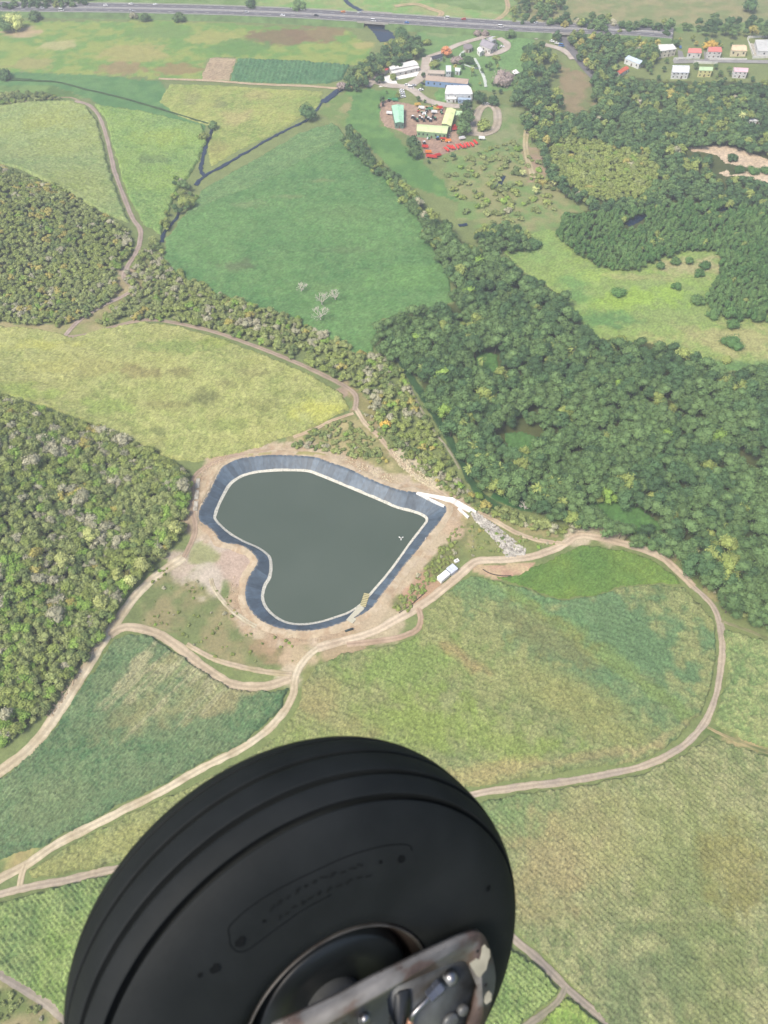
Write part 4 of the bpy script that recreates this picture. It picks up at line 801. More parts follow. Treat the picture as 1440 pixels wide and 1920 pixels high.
grow('upper_hill_tree', 'c', HP, {'shrub': 5, 'shrubd': 1.2, 'olive': 5, 'orange': 1.0, 'pale': .8, 'bright': .5}, (ax, ay), .7, 1.15, 'tree',
     {'shrub': 'mid green scrub tree on the upper left hill', 'olive': 'olive scrub tree on the upper left hill', 'orange': 'orange tinged scrub tree on the upper left hill', 'pale': 'pale dry scrub tree on the upper left hill', 'bright': 'bright green scrub tree on the upper left hill', 'shrubd': 'dark green scrub tree on the upper left hill'},
     'scrub trees on the upper left hill', 240, 'distant_hill_scrub', 'mass of scrub trees on the upper left hill', seed=8)
bx, by = scatter(T_BELT, 3.3, 2.5, dens=.84, seed=9)
grow('belt_tree', 'd', HP, {'shrub': 5, 'shrubd': 1.6, 'olive': 3, 'orange': .6, 'pale': 1.6, 'bright': .6}, (bx, by), .6, 1.25, 'tree',
     {'shrub': 'mid green tree in the wooded belt behind the yellow field', 'olive': 'olive tree in the wooded belt behind the yellow field', 'orange': 'orange tinged tree in the wooded belt behind the yellow field', 'pale': 'pale dry tree in the wooded belt behind the yellow field', 'bright': 'bright green tree in the wooded belt behind the yellow field', 'shrubd': 'dark green tree in the wooded belt behind the yellow field'},
     'trees of the wooded belt', 285, 'belt_scrub', 'mass of scrub in the wooded belt behind the yellow field', seed=10)
BP = protos('bush', ['shrub', 'olive', 'pale', 'bright', 'shrubd', 'orange'], 6, .75, .75, 1.0, .3, 45, n=2, squash=.75, trunkr=.06)
MP = protos('mang', ['mang', 'mang2', 'olive'], 5, 1.25, 5.0, 1.3, .34, 60, n=3, squash=1.25, trunkr=.12)
HM = [[(1165,432),(1172,412),(1200,395),(1212,400),(1200,425)], [(1340,400),(1345,388),(1380,376),(1385,384),(1360,398)]]
mx_, my_ = scatter(T_MANG, 3.3, 4.5, holes=HM, seed=11)
grow('mangrove_tree', 'e', MP, {'mang': 5, 'mang2': 3, 'olive': .3}, (mx_, my_), .75, 1.2, 'tree',
     {'mang': 'mid green mangrove tree in the dense stand round the clearing', 'mang2': 'dark green mangrove tree in the dense stand round the clearing', 'olive': 'olive mangrove tree in the dense stand round the clearing'},
     'mangrove trees round the clearing', 285, 'distant_mangrove', 'mass of mangrove trees behind the clearing', seed=12)
OLP = [(1030,262),(1060,250),(1120,258),(1180,275),(1235,300),(1240,330),(1200,365),(1120,372),(1060,340),(1030,300)]
HW = [OLP, [(1282,270),(1343,264),(1385,268),(1440,288),(1500,302),(1500,356),(1440,343),(1400,335),(1362,332),(1340,330),(1340,316),(1330,296),(1290,292)], [(1100,130),(1150,150),(1150,100)], [(1395,235),(1400,218),(1432,218),(1432,236)], [(1055,140),(1108,150),(1110,195),(1060,205)]]
wx, wy = scatter(T_WOOD, 5.6, 6, holes=HW, seed=13)
FW = protos('wood', ['forest', 'forest2', 'olive', 'orange', 'pale'], 8, 1.9, 7.0, 2.7, .6, 48, n=2)
grow('woodland_tree', 'f', FW, {'forest': 4, 'forest2': 4, 'olive': 1.6, 'orange': .2, 'pale': .15}, (wx, wy), .7, 1.15, 'tree',
     {'forest': 'mid green tree in the woodland below the houses', 'forest2': 'dark green tree in the woodland below the houses', 'olive': 'olive tree in the woodland below the houses', 'orange': 'golden olive tree in the woodland below the houses', 'pale': 'pale dry tree in the woodland below the houses'},
     'woodland trees below the houses', 285, 'distant_woodland', 'mass of woodland trees below the houses', seed=14)
def few(name, poly, step, lift, prs, wts, s0, s1, cat, words, group, dens=1, seed=20, holes=(), limit=285):
    grow(name, str(seed), prs, wts, scatter(poly, step, lift, dens=dens, seed=seed, holes=holes), s0, s1, cat, words, group, limit, name+'_mass', 'mass of '+group, seed=seed)
few('roadside_tree', [(1075,60),(1180,70),(1235,72),(1228,105),(1215,128),(1170,98),(1160,120),(1150,140),(1118,140),(1090,108),(1068,78)], 6.5, 5, FW, {'forest': 4, 'forest2': 3, 'olive': 2.5, 'orange': .5, 'pale': .2}, .7, 1.1, 'tree',
    {'forest': 'mid green tree between the underpass road and the houses', 'forest2': 'dark green tree between the underpass road and the houses', 'olive': 'olive tree between the underpass road and the houses', 'orange': 'golden tree between the underpass road and the houses', 'pale': 'pale tree between the underpass road and the houses'}, 'roadside trees by the underpass', seed=21)
few('far_tree', [(960,-20),(1060,-20),(1075,25),(1200,40),(1480,35),(1480,68),(1200,60),(1060,48),(960,38)], 9, 5, FW, {'forest': 4, 'forest2': 4, 'olive': 1.5, 'orange': .2, 'pale': .3}, .7, 1.3, 'tree',
    {'forest': 'mid green tree beyond the highway', 'forest2': 'dark green tree beyond the highway', 'olive': 'olive tree beyond the highway', 'orange': 'golden tree beyond the highway', 'pale': 'pale tree beyond the highway'}, 'trees beyond the highway', dens=.75, seed=22)
few('verge_tree', [(-40,8),(170,-14),(170,9),(-40,14)], 8, 5, FW, {'forest': 4, 'forest2': 5, 'olive': 1, 'orange': 0, 'pale': 0.1}, .7, 1.1, 'tree',
    {'forest': 'mid green tree behind the highway at the top left', 'forest2': 'dark green tree behind the highway at the top left', 'olive': 'olive tree behind the highway at the top left', 'orange': 'golden tree behind the highway at the top left', 'pale': 'pale tree behind the highway at the top left'}, 'trees behind the highway at the top left', seed=23)
few('hedgerow_tree', T_HEDGE, 5.0, 6, FP, {'forest': 4, 'forest2': 3, 'olive': 2.5, 'pale': .3, 'bright': .4}, .7, 1.05, 'tree',
    {'forest': 'mid green tree in the hedgerow edging the marsh meadow', 'forest2': 'dark green tree in the hedgerow edging the marsh meadow', 'olive': 'olive tree in the hedgerow edging the marsh meadow', 'pale': 'pale tree in the hedgerow edging the marsh meadow', 'bright': 'bright green tree in the hedgerow edging the marsh meadow'}, 'hedgerow trees edging the marsh meadow', seed=24)
few('clump_tree', [(890,430),(920,415),(960,420),(1000,445),(985,470),(930,465),(895,455)], 5.0, 5, FP, {'forest': 4, 'forest2': 4, 'olive': 1, 'pale': 0, 'bright': .4}, .6, .95, 'tree',
    {'forest': 'mid green tree in the clump at the head of the swamp clearing', 'forest2': 'dark green tree in the clump at the head of the swamp clearing', 'olive': 'olive tree in the clump at the head of the swamp clearing', 'pale': 'pale tree in the clump at the head of the swamp clearing', 'bright': 'bright green tree in the clump at the head of the swamp clearing'}, 'trees in the clump at the head of the swamp clearing', seed=25)
few('riverbank_tree', [(645,150),(660,128),(700,105),(735,78),(765,62),(790,80),(785,100),(745,118),(715,128),(690,150),(660,165)], 6.2, 6, FW, {'forest': 4, 'forest2': 5, 'olive': 1.4, 'orange': .2, 'pale': 0}, .8, 1.3, 'tree',
    {'forest': 'mid green tree on the river bank below the bridge', 'forest2': 'dark green tree on the river bank below the bridge', 'olive': 'olive tree on the river bank below the bridge', 'orange': 'golden tree on the river bank below the bridge', 'pale': 'pale tree on the river bank below the bridge'}, 'river bank trees below the bridge', seed=26)
few('estate_tree', [(975,80),(1035,85),(1050,118),(1030,150),(1060,190),(1010,200),(985,195),(965,190),(960,150),(985,130)], 7.0, 6, FW, {'forest': 4, 'forest2': 6, 'olive': 1.5, 'orange': .5, 'pale': 0}, .9, 1.35, 'tree',
    {'forest': 'mid green tree beside the estate lawn', 'forest2': 'dark green tree beside the estate lawn', 'olive': 'olive tree beside the estate lawn', 'orange': 'golden tree beside the estate lawn', 'pale': 'pale tree beside the estate lawn'}, 'trees beside the estate lawn', dens=.8, seed=27)
few('rough_bush', [(830,300),(900,285),(960,265),(1000,290),(1040,350),(1040,395),(990,400),(960,430),(880,415),(850,380)], 5.5, 1, BP, {'shrub': 4, 'shrubd': 2, 'olive': 2, 'orange': .2, 'pale': .5, 'bright': 1}, 1.2, 2.6, 'bush',
    {'shrub': 'mid green bush in the rough grass below the depot', 'olive': 'olive bush in the rough grass below the depot', 'orange': 'orange bush in the rough grass below the depot', 'pale': 'pale bush in the rough grass below the depot', 'bright': 'bright green bush in the rough grass below the depot', 'shrubd': 'dark bush in the rough grass below the depot'}, 'bushes in the rough grass below the depot', dens=.38, seed=28)
few('bank_shrub', [(735,1140),(770,1095),(820,1035),(850,990),(868,985),(862,1030),(820,1085),(765,1145)], 1.8, .7, BP, {'shrub': 5, 'shrubd': .8, 'olive': 4, 'orange': .1, 'pale': 2, 'bright': .6}, 0.4, .95, 'bush',
    {'shrub': 'mid green shrub on the bank between pond and containers', 'olive': 'olive shrub on the bank between pond and containers', 'orange': 'orange shrub on the bank between pond and containers', 'pale': 'pale shrub on the bank between pond and containers', 'bright': 'bright shrub on the bank between pond and containers', 'shrubd': 'dark shrub on the bank between pond and containers'}, 'shrubs on the bank between pond and containers', dens=.75, seed=29)
few('slope_shrub', [(560,815),(650,785),(690,815),(740,870),(700,865),(620,845),(550,840)], 2.3, .7, BP, {'shrub': 5, 'shrubd': 2, 'olive': 2, 'orange': .2, 'pale': .8, 'bright': .6}, 0.7, 1.5, 'bush',
    {'shrub': 'mid green shrub on the slope above the pond', 'olive': 'olive shrub on the slope above the pond', 'orange': 'orange shrub on the slope above the pond', 'pale': 'pale shrub on the slope above the pond', 'bright': 'bright shrub on the slope above the pond', 'shrubd': 'dark shrub on the slope above the pond'}, 'shrubs on the slope above the pond', dens=.6, seed=30)
few('corner_shrub', [(-30,1835),(40,1865),(110,1930),(60,1960),(-30,1960)], 2.6, .7, BP, {'shrub': 5, 'shrubd': 2, 'olive': 2, 'orange': .2, 'pale': 1.5, 'bright': .6}, 0.6, 1.2, 'bush',
    {'shrub': 'mid green shrub in the bottom left corner', 'olive': 'olive shrub in the bottom left corner', 'orange': 'orange shrub in the bottom left corner', 'pale': 'pale shrub in the bottom left corner', 'bright': 'bright shrub in the bottom left corner', 'shrubd': 'dark shrub in the bottom left corner'}, 'shrubs in the bottom left corner', dens=.6, seed=31)
few('hedge_shrub', [(-40,180),(40,172),(100,178),(120,184),(60,190),(-40,196)], 4.2, 2, HP, {'shrub': 4, 'shrubd': 4, 'olive': 2, 'orange': .4, 'pale': 0, 'bright': .2}, .7, 1.2, 'bush',
    {'shrub': 'mid green hedge shrub above the pale cane field', 'olive': 'olive hedge shrub above the pale cane field', 'orange': 'orange hedge shrub above the pale cane field', 'pale': 'pale hedge shrub above the pale cane field', 'bright': 'bright hedge shrub above the pale cane field', 'shrubd': 'dark hedge shrub above the pale cane field'}, 'hedge shrubs above the pale cane field', seed=32)
few('garden_tree', [(1225,70),(1400,70),(1400,112),(1440,150),(1440,160),(1240,155),(1215,135),(1222,110)], 8, 3, FW, {'forest': 4, 'forest2': 3, 'olive': 2, 'orange': .5, 'pale': .2}, .35, .7, 'tree',
    {'forest': 'mid green garden tree among the houses', 'forest2': 'dark green garden tree among the houses', 'olive': 'olive garden tree among the houses', 'orange': 'golden garden tree among the houses', 'pale': 'pale garden tree among the houses'}, 'garden trees among the houses', dens=.55, seed=33, holes=[[(1228,78),(1272,78),(1272,108),(1228,108)], [(1272,80),(1320,84),(1320,116),(1272,116)], [(1320,84),(1358,84),(1358,116),(1320,116)], [(1366,80),(1404,80),(1404,110),(1366,110)], [(1256,118),(1296,118),(1296,152),(1256,152)], [(1306,121),(1341,121),(1341,150),(1306,150)], [(1370,122),(1406,122),(1406,150),(1370,150)], [(1255,112),(1440,112),(1440,122),(1255,122)]])
few('verge_shrub', [(300,1060),(370,1080),(470,1150),(560,1215),(550,1262),(450,1250),(390,1230),(330,1190),(280,1175),(235,1170),(280,1100)], 2.4, .4, BP, {'shrub': 4, 'shrubd': .2, 'olive': 6, 'orange': .3, 'pale': 2, 'bright': .6}, .25, .7, 'bush',
    {k: v+' tuft on the rough slope below the pond' for k, v in {'shrub': 'mid green', 'olive': 'olive', 'orange': 'orange', 'pale': 'pale dry', 'bright': 'bright green', 'shrubd': 'dark'}.items()}, 'tufts on the rough slope below the pond', dens=.22, seed=34, limit=150)
few('verge_shrub', [(870,985),(960,1000),(1060,1015),(960,1040),(885,1045),(865,1010)], 2.2, .4, BP, {'shrub': 4, 'shrubd': 2, 'olive': 3, 'orange': .1, 'pale': 2, 'bright': .6}, .25, .8, 'bush',
    {k: v+' tuft on the grass beside the stony gully' for k, v in {'shrub': 'mid green', 'olive': 'olive', 'orange': 'orange', 'pale': 'pale dry', 'bright': 'bright green', 'shrubd': 'dark'}.items()}, 'tufts beside the stony gully', dens=.5, seed=35, limit=120)
few('verge_shrub', [(1090,985),(1180,1005),(1240,1030),(1300,1075),(1350,1130),(1440,1185),(1440,1165),(1360,1120),(1290,1050),(1200,1000)], 2.6, .5, BP, {'shrub': 4, 'shrubd': 1, 'olive': 4, 'orange': .1, 'pale': 2.5, 'bright': 1}, .4, 1.1, 'bush',
    {k: v+' shrub on the verge between forest and curved track' for k, v in {'shrub': 'mid green', 'olive': 'olive', 'orange': 'orange', 'pale': 'pale dry', 'bright': 'bright green', 'shrubd': 'dark'}.items()}, 'shrubs on the verge between forest and curved track', dens=.6, seed=36, limit=120)
few('verge_shrub', [(680,770),(720,790),(790,860),(850,920),(900,950),(1040,990),(1040,1005),(920,970),(820,915),(740,850),(690,800)], 2.4, .5, BP, {'shrub': 4, 'shrubd': 1, 'olive': 3, 'orange': .3, 'pale': 3.5, 'bright': .5}, .4, 1.2, 'bush',
    {k: v+' shrub on the dry bank above the spillway track' for k, v in {'shrub': 'mid green', 'olive': 'olive', 'orange': 'orange', 'pale': 'pale dry', 'bright': 'bright green', 'shrubd': 'dark'}.items()}, 'shrubs on the dry bank above the spillway track', dens=.65, seed=37, limit=120)
few('ditch_tree', [(330,330),(350,335),(372,350),(375,375),(350,398),(325,400),(318,420),(300,440),(290,440),(310,400)], 5, 3, FP, {'forest': 3, 'forest2': 2, 'olive': 3, 'pale': .3, 'bright': 1}, .35, .6, 'tree',
    {'forest': 'mid green small tree along the lower river bend', 'forest2': 'dark green small tree along the lower river bend', 'olive': 'olive small tree along the lower river bend', 'pale': 'pale small tree along the lower river bend', 'bright': 'bright green small tree along the lower river bend'}, 'small trees along the lower river bend', dens=.7, seed=38)
few('thicket_tree', OLP, 4.2, 4, HP, {'shrub': 2, 'shrubd': .3, 'olive': 8, 'orange': .6, 'pale': .2, 'bright': .6}, 1.0, 1.6, 'tree',
    {k: v+' tree in the yellowish thicket left of the woods' for k, v in {'shrub': 'mid green', 'olive': 'olive', 'orange': 'golden', 'pale': 'pale', 'bright': 'bright green', 'shrubd': 'dark green'}.items()}, 'trees of the yellowish thicket', seed=39)
few('compound_tree', [(700,165),(720,140),(795,128),(800,110),(870,95),(935,100),(960,120),(960,165),(930,190),(885,205),(870,260),(900,275),(890,285),(800,300),(780,270),(700,220)], 9, 3, FW, {'forest': 4, 'forest2': 4, 'olive': 1.5, 'orange': .3, 'pale': .4}, .35, .75, 'tree',
    {'forest': 'small mid green tree between the estate buildings', 'forest2': 'small dark green tree between the estate buildings', 'olive': 'small olive tree between the estate buildings', 'orange': 'small golden tree between the estate buildings', 'pale': 'small pale tree between the estate buildings'}, 'small trees between the estate buildings', dens=.4, seed=40,
    holes=[YARD, [(720,122),(788,110),(788,165),(705,165)], [(795,128),(885,138),(892,196),(830,196),(797,165)], [(892,70),(935,68),(940,100),(892,100)]])
# single trees
def single(px, py, kind, r, h, label, name='tree', lobes=9, leaf=.5, nleaf=80, squash=.85, seed=0, cat='tree', bark=None):
    hill_ = px < 360 and py > 820
    if hill_: r *= 1.25; h += 3.2
    e = empty(name, P(px, py, h*.75), random.uniform(0, 6)); tag(e, label, cat)
    link('crown', crown_mesh('crown', seed+int(px), LM[kind], lobes, r*.5, h*.8, r*.65, leaf, nleaf, squash), None, e); link('trunk', trunk_mesh(int(px), h*.8, .25, bark or M_BARK, 4, r*.6), None, e)
for a in [(572,205,'forest2',9,11,'large spreading tree on the river bank beside the pasture'),(347,375,'olive',7,8,'round olive tree over the bend of the river'),(342,343,'forest',4.5,6,'small grey green tree above the round olive tree'),
          (383,253,'olive',4,5,'pale olive tree beside the ditch'),(398,232,'forest',4,6,'small tree at the head of the dark side ditch'),(723,792,'gold',2.6,4.5,'golden yellow flowering tree beside the brown track'),(1295,1030,'lime',5.2,8,'yellow green feathery tree at the forest edge by the track'),
          (168,995,'lime',3.4,6,'cream green tree in the middle of the left hill'),(186,1125,'lime',2.8,5,'cream green tree low on the left hill'),(266,1052,'lime',3.0,7,'tall cream green tree near the foot of the left hill'),(218,1072,'lime',2.4,5,'first of two small cream trees near the hill foot'),(240,1085,'lime',2.4,5,'second of two small cream trees near the hill foot'),(325,985,'lime',3.2,6,'cream tree at the right edge of the left hill'),
          (118,1045,'lime',3.6,6,'broad cream green tree on the left hill'),(65,1035,'orange',2.8,5,'orange tinged round tree on the left hill'),(10,1335,'pale',2.4,5,'pale tree at the lower left edge of the hill'),(152,925,'pale',3.4,5,'pale bare looking tree high on the left hill'),(100,1150,'pale',4.0,5,'broad pale dry tree on the lower left hill'),(60,860,'pale',3.4,5,'pale tree near the hill crest'),(345,905,'pale',3.6,6,'pale grey tree beside the concrete slab'),
          (838,92,'rust',5,8,'rusty orange tree beside the dark roofed building'),(880,110,'deep',5,5,'dark round tree on the garden lawn'),(907,232,'olive',6.5,6,'round tree inside the gravel ring drive'),(875,215,'forest',8,12,'tall leafy tree beside the green roofed L shaped shed'),(868,232,'forest',7,11,'second tall leafy tree beside the green roofed shed'),
          (875,195,'forest2',6,10,'leafy tree above the green roofed shed'),(776,262,'forest2',6,8,'dark tree at the edge of the dirt yard'),(778,280,'forest',6.5,8,'grey green tree below the dirt yard'),(897,178,'deep',7,9,'dark tree right of the white workshop roof'),(925,185,'deep',5,7,'smaller dark tree right of the white workshop'),
          (998,92,'forest2',9,12,'large round dark tree on the estate lawn'),(995,120,'deep',8,12,'second large round tree on the estate lawn'),(985,155,'deep',9,12,'third large round dark tree below the tent'),(752,62,'deep',9,11,'large dark round tree near the highway'),(752,80,'olive',8,11,'large olive topped tree below the dark round one'),
          (712,145,'forest2',4,7,'small dark tree beside the paved lane'),(738,142,'olive',3.5,4,'small bush on the white yard'),(815,118,'olive',5,4,'low olive bushes beside the dark roofed building'),(20,35,'lime',12,12,'large pale yellow green tree at the upper left edge'),(2,42,'forest',9,11,'grey green tree at the left edge below the highway'),
          (65,28,'forest',7,6,'low green tree below the highway at the left'),(560,8,'forest',8,9,'solitary green tree beyond the highway'),(470,4,'forest2',7,9,'dark tree beyond the highway near the top edge'),(272,30,'forest',5,6,'small green tree below the highway'),(335,30,'forest',6,6,'round green tree below the highway'),(250,28,'pale',4,4,'pale bush below the highway'),
          (8,137,'deep',7,6,'dark bush at the left edge beside the ditch'),(1412,6,'forest2',9,10,'lone round tree at the top right corner'),(1335,82,'gold',6,7,'golden brown tree between the red roofed houses'),(1268,78,'forest',4,6,'green tree behind the white house'),(800,78,'olive',4,4,'small olive bush on the meadow near the highway'),(1258,175,'orange',6.5,9,'golden flowering tree in the woodland'),
          (640,158,'mauve',4,6,'bare greyish tree where the farm track crosses the river'),(668,138,'forest',5,6,'green tree beside the track at the river crossing'),(958,62,'forest',5,6,'green shrub tree beside the paved forecourt'),(1045,62,'forest2',4,9,'slim green tree beside the underpass'),(895,60,'mauve',3.5,4,'small mauve tree near the highway'),(910,60,'mauve',3.5,4,'second small mauve tree near the highway'),
          (1270,535,'mang2',3.5,4,'small lone bush in the middle of the swamp clearing'),(1160,545,'mang2',5,4,'low bush cluster in the bright part of the clearing'),(1240,497,'mang',3.5,4,'small round bush at the clearing top edge'),(1268,487,'mang',3.4,4,'round bush right of another at the clearing top edge'),(1293,487,'mang',3.2,4,'small round bush near the tan strip'),(1323,495,'mang2',4,4,'round bush at the right of the tan strip'),(1312,510,'mang2',4,4,'low wide bush below the tan strip bushes'),(1376,605,'mang2',4.5,5,'round bush just below the mangrove edge'),(1340,585,'mang',5,5,'bushy mangrove at the clearing edge'),(1310,560,'mang',5,4,'wide mangrove bush at the right of the clearing'),(1372,642,'mang2',7,4,'wide low bush patch on the tan clearing'),(1362,672,'olive',3.5,3,'small dull bush near the lower clearing edge'),(1003,455,'deep',6,4,'round dark tree on the green clearing tongue'),(1374,294,'forest2',4,4,'small green bush on the bare sand'),(940,140,'mauve',11,9,'broad mauve grey tree on the garden lawn'),(855,112,'mauve',6,4,'low mauve grey shrubbery tree beside the dark roofed cottage'),(1385,316,'mang2',5,3,'low green bush between the two sand clearings, left one'),(1412,318,'mang2',5,3,'low green bush between the two sand clearings, middle one'),(1436,319,'mang2',5,3,'low green bush between the two sand clearings, right one'),(930,108,'olive',4,2,'low bush below the estate forecourt')]:
    px, py, k, r_, h_, lb = a; far = py < 300
    single(px, py, k, r_, h_, lb, name={'mang': 'mangrove_bush', 'mang2': 'mangrove_bush'}.get(k, 'broadleaf_tree'), leaf=.75 if far else .42, nleaf=55 if far else 85, lobes=10, cat='bush' if 'bush' in lb else 'tree')
# casuarina-like tall narrow row left of the hedge
for k, (px, py) in enumerate([(655,246),(660,254),(666,261),(672,268),(679,276),(686,284),(693,292),(700,302)]):
    single(px, py, 'deep' if k % 2 else 'forest2', 3.2, 12, 'tall narrow dark tree in the row edging the meadow', name='row_tree', lobes=7, leaf=.6, nleaf=50, squash=1.9)
    bpy.data.objects[-1] if False else None
for o in [o for o in COL.objects if o.name.startswith('row_tree')]: o['group'] = 'tall narrow trees in a row edging the meadow'
# bare trees
def bare(px, py, h, spread, label, m, n=9, group=None):
    e = empty('bare_tree', P(px, py, h*.6), random.uniform(0, 6)); tag(e, label, 'tree', group); r = random.Random(int(px)); V = []; Fc = []
    def limb(a, b_, ra, rb):
        base = len(V); d = (b_-a).normalized(); u = d.orthogonal().normalized(); w_ = d.cross(u)
        for p, q_ in ((a, ra), (b_, rb)):
            for k in range(4): t = k*1.5708; V.append(p+(u*math.cos(t)+w_*math.sin(t))*q_)
        for k in range(4): Fc.append((base+k, base+(k+1) % 4, base+4+(k+1) % 4, base+4+k))
    def rec(a, d, L_, rad, dep):
        b_ = a+d*L_; limb(a, b_, rad, rad*.65)
        if dep == 0: return
        for _ in range(3 if dep > 1 else 4):
            nd = (d+Vector((r.gauss(0, .6), r.gauss(0, .6), r.gauss(.1, .3)))*spread).normalized(); rec(b_, nd, L_*r.uniform(.6, .85), rad*.62, dep-1)
    tm = len(V); limb(Vector((0, 0, -.3)), Vector((0, 0, h*.25)), .35, .28); mesh('trunk', V, Fc, m, e); V.clear(); Fc.clear()
    for k in range(6):
        a = k*1.05+r.random(); rec(Vector((0, 0, h*.25)), Vector((math.cos(a)*.8, math.sin(a)*.8, 1)).normalized(), h*.3, .2, 3)
    mesh('branches', V, Fc, m, e)
M_DEAD = mat('dead_wood', A(222,212,200,.75), .9, .15, 2); M_MAUVE = mat('mauve_dead_wood', A(176,156,148), .9, .15, 2)
bare(565, 538, 6.5, 1, 'small bare grey tree on the marsh meadow, leftmost of the four', M_DEAD); bare(603, 560, 8.5, 1, 'larger bare grey tree on the marsh meadow, second from the left', M_DEAD)
bare(628, 553, 7, 1, 'bare grey tree on the marsh meadow, rightmost of the four', M_DEAD); bare(600, 587, 9.5, 1.1, 'widest bare grey tree on the marsh meadow, nearest the wooded belt', M_DEAD)
bare(853, 768, 7, 1, 'bare white branched tree above the canal', M_DEAD); bare(985, 948, 5, 1, 'bare grey tree by the backwater palms', M_DEAD); bare(1105, 965, 5, 1, 'bare pale tree at the lower forest edge', M_DEAD)
bare(168, 1165, 5, 1, 'bare white tree low on the left hill', M_DEAD); bare(10, 1375, 4, 1, 'bare white tree at the left edge of the hill foot', M_DEAD)
# palms and bamboo-like feathery clumps
def leafblade(L_, w_, droop, m, n=6):
    V = []; Fc = []
    for i in range(n+1):
        t = i/n; x = L_*t*math.cos(droop*t*.6); z = L_*(.35*t-.55*droop*t*t); ww_ = w_*math.sin(math.pi*min(1, .12+t*.88))+.02
        V += [(x, -ww_, z-.25*ww_), (x, 0, z), (x, ww_, z-.25*ww_)]
    for i in range(n):
        b_ = i*3
        Fc += [(b_, b_+1, b_+4, b_+3), (b_+1, b_+2, b_+5, b_+4)]
    me = bpy.data.meshes.new('frond'); me.from_pydata(V, [], Fc); me.update(); a = me.attributes.new('leafv', 'FLOAT', 'POINT'); a.data.foreach_set('value', [random.random() for _ in V]); me.materials.append(m); return me
FR = [leafblade(4.2, .4, d, LM[k]) for d in (.9, 1.2) for k in ('olive', 'olive', 'lime')]
tr_me = None
def palm(px, py, h, s, label, kinds, nf=24, group=None):
    e = empty('palm_tree', P(px, py, h), random.uniform(0, 6)); tag(e, label, 'palm tree', group)
    tube('trunk', [(0, 0, -.3), (.15, 0, h*.5), (.1, .1, h)], [.24, .17, .14], M_BARK, e, 6)
    for k in range(nf):
        o = link('frond', FR[random.choice(kinds)], None, e); o.location = (.1, .1, h); o.rotation_euler = (random.uniform(-.2, .2), random.uniform(-.75, .25), k*2.4); o.scale = (s*random.uniform(.8, 1.1),)*3
PALMS = [(1053,940,7,1,(0,3)),(1030,925,7,1.1,(0,1)),(1008,915,8,1.1,(1,4)),(935,880,8,1.4,(1,3)),(920,870,7,1.2,(4,1)),(905,855,7,1.2,(3,4)),(862,790,8,1.2,(4,1)),(875,812,8,1.2,(1,3)),(855,775,7,1.2,(0,3)),(890,835,7,1.2,(4,1)),(795,690,7,1.1,(1,3)),(1040,905,8,1.1,(1,0)),(960,905,8,1.2,(1,3)),(880,880,6,1,(0,3)),(885,130,6,.9,(1,4)),(928,72,7,.9,(1,4)),(1392,215,8,1.1,(2,5)),(980,322,4,.9,(2,5)),(1040,340,4,.9,(2,5)),(1005,355,4,.9,(2,5))]
for k, (px, py, h_, s_, kd) in enumerate(PALMS):
    lb = 'feathery palm leaning over the canal at the forest edge' if k < 14 else ['palm beside the garden path', 'tall palm in front of the estate house', 'yellow palm beside the white hut in the woods', 'yellow palm at the estate scrubland, left of three', 'yellow palm at the estate scrubland, right of three', 'yellow palm at the estate scrubland, lowest of three'][k-14]
    palm(px, py, h_, s_, lb, kd, group='palms over the canal' if k < 14 else None)
def bamboo(px, py, h, label, group):
    e = empty('bamboo_clump', P(px, py, h*.6), random.uniform(0, 6)); tag(e, label, 'bamboo', group)
    for k in range(14):
        a = random.uniform(0, 6.28); d = random.uniform(.4, 2.2); p = [Vector((math.cos(a)*d*t*t, math.sin(a)*d*t*t, h*t*(1-.12*t))) for t in (0, .35, .7, 1)]
        tube('cane', p, [.1, .08, .06, .03], M_BARK, e, 4); 
        for t in (2, 3):
            o = link('leaf_plume', FR[random.choice((0, 1, 3))], None, e); o.location = p[t]; o.rotation_euler = (random.uniform(-.4, .4), random.uniform(.1, .7), a+random.uniform(-.5, .5)); o.scale = (.62,)*3
for px, py in [(985,625),(1000,632),(1015,640),(1040,650),(1075,660),(1100,668),(905,680),(1345,700),(1360,710)]: bamboo(px, py, 10, 'arching bright green bamboo clump standing in the forest', 'bamboo clumps in the forest')
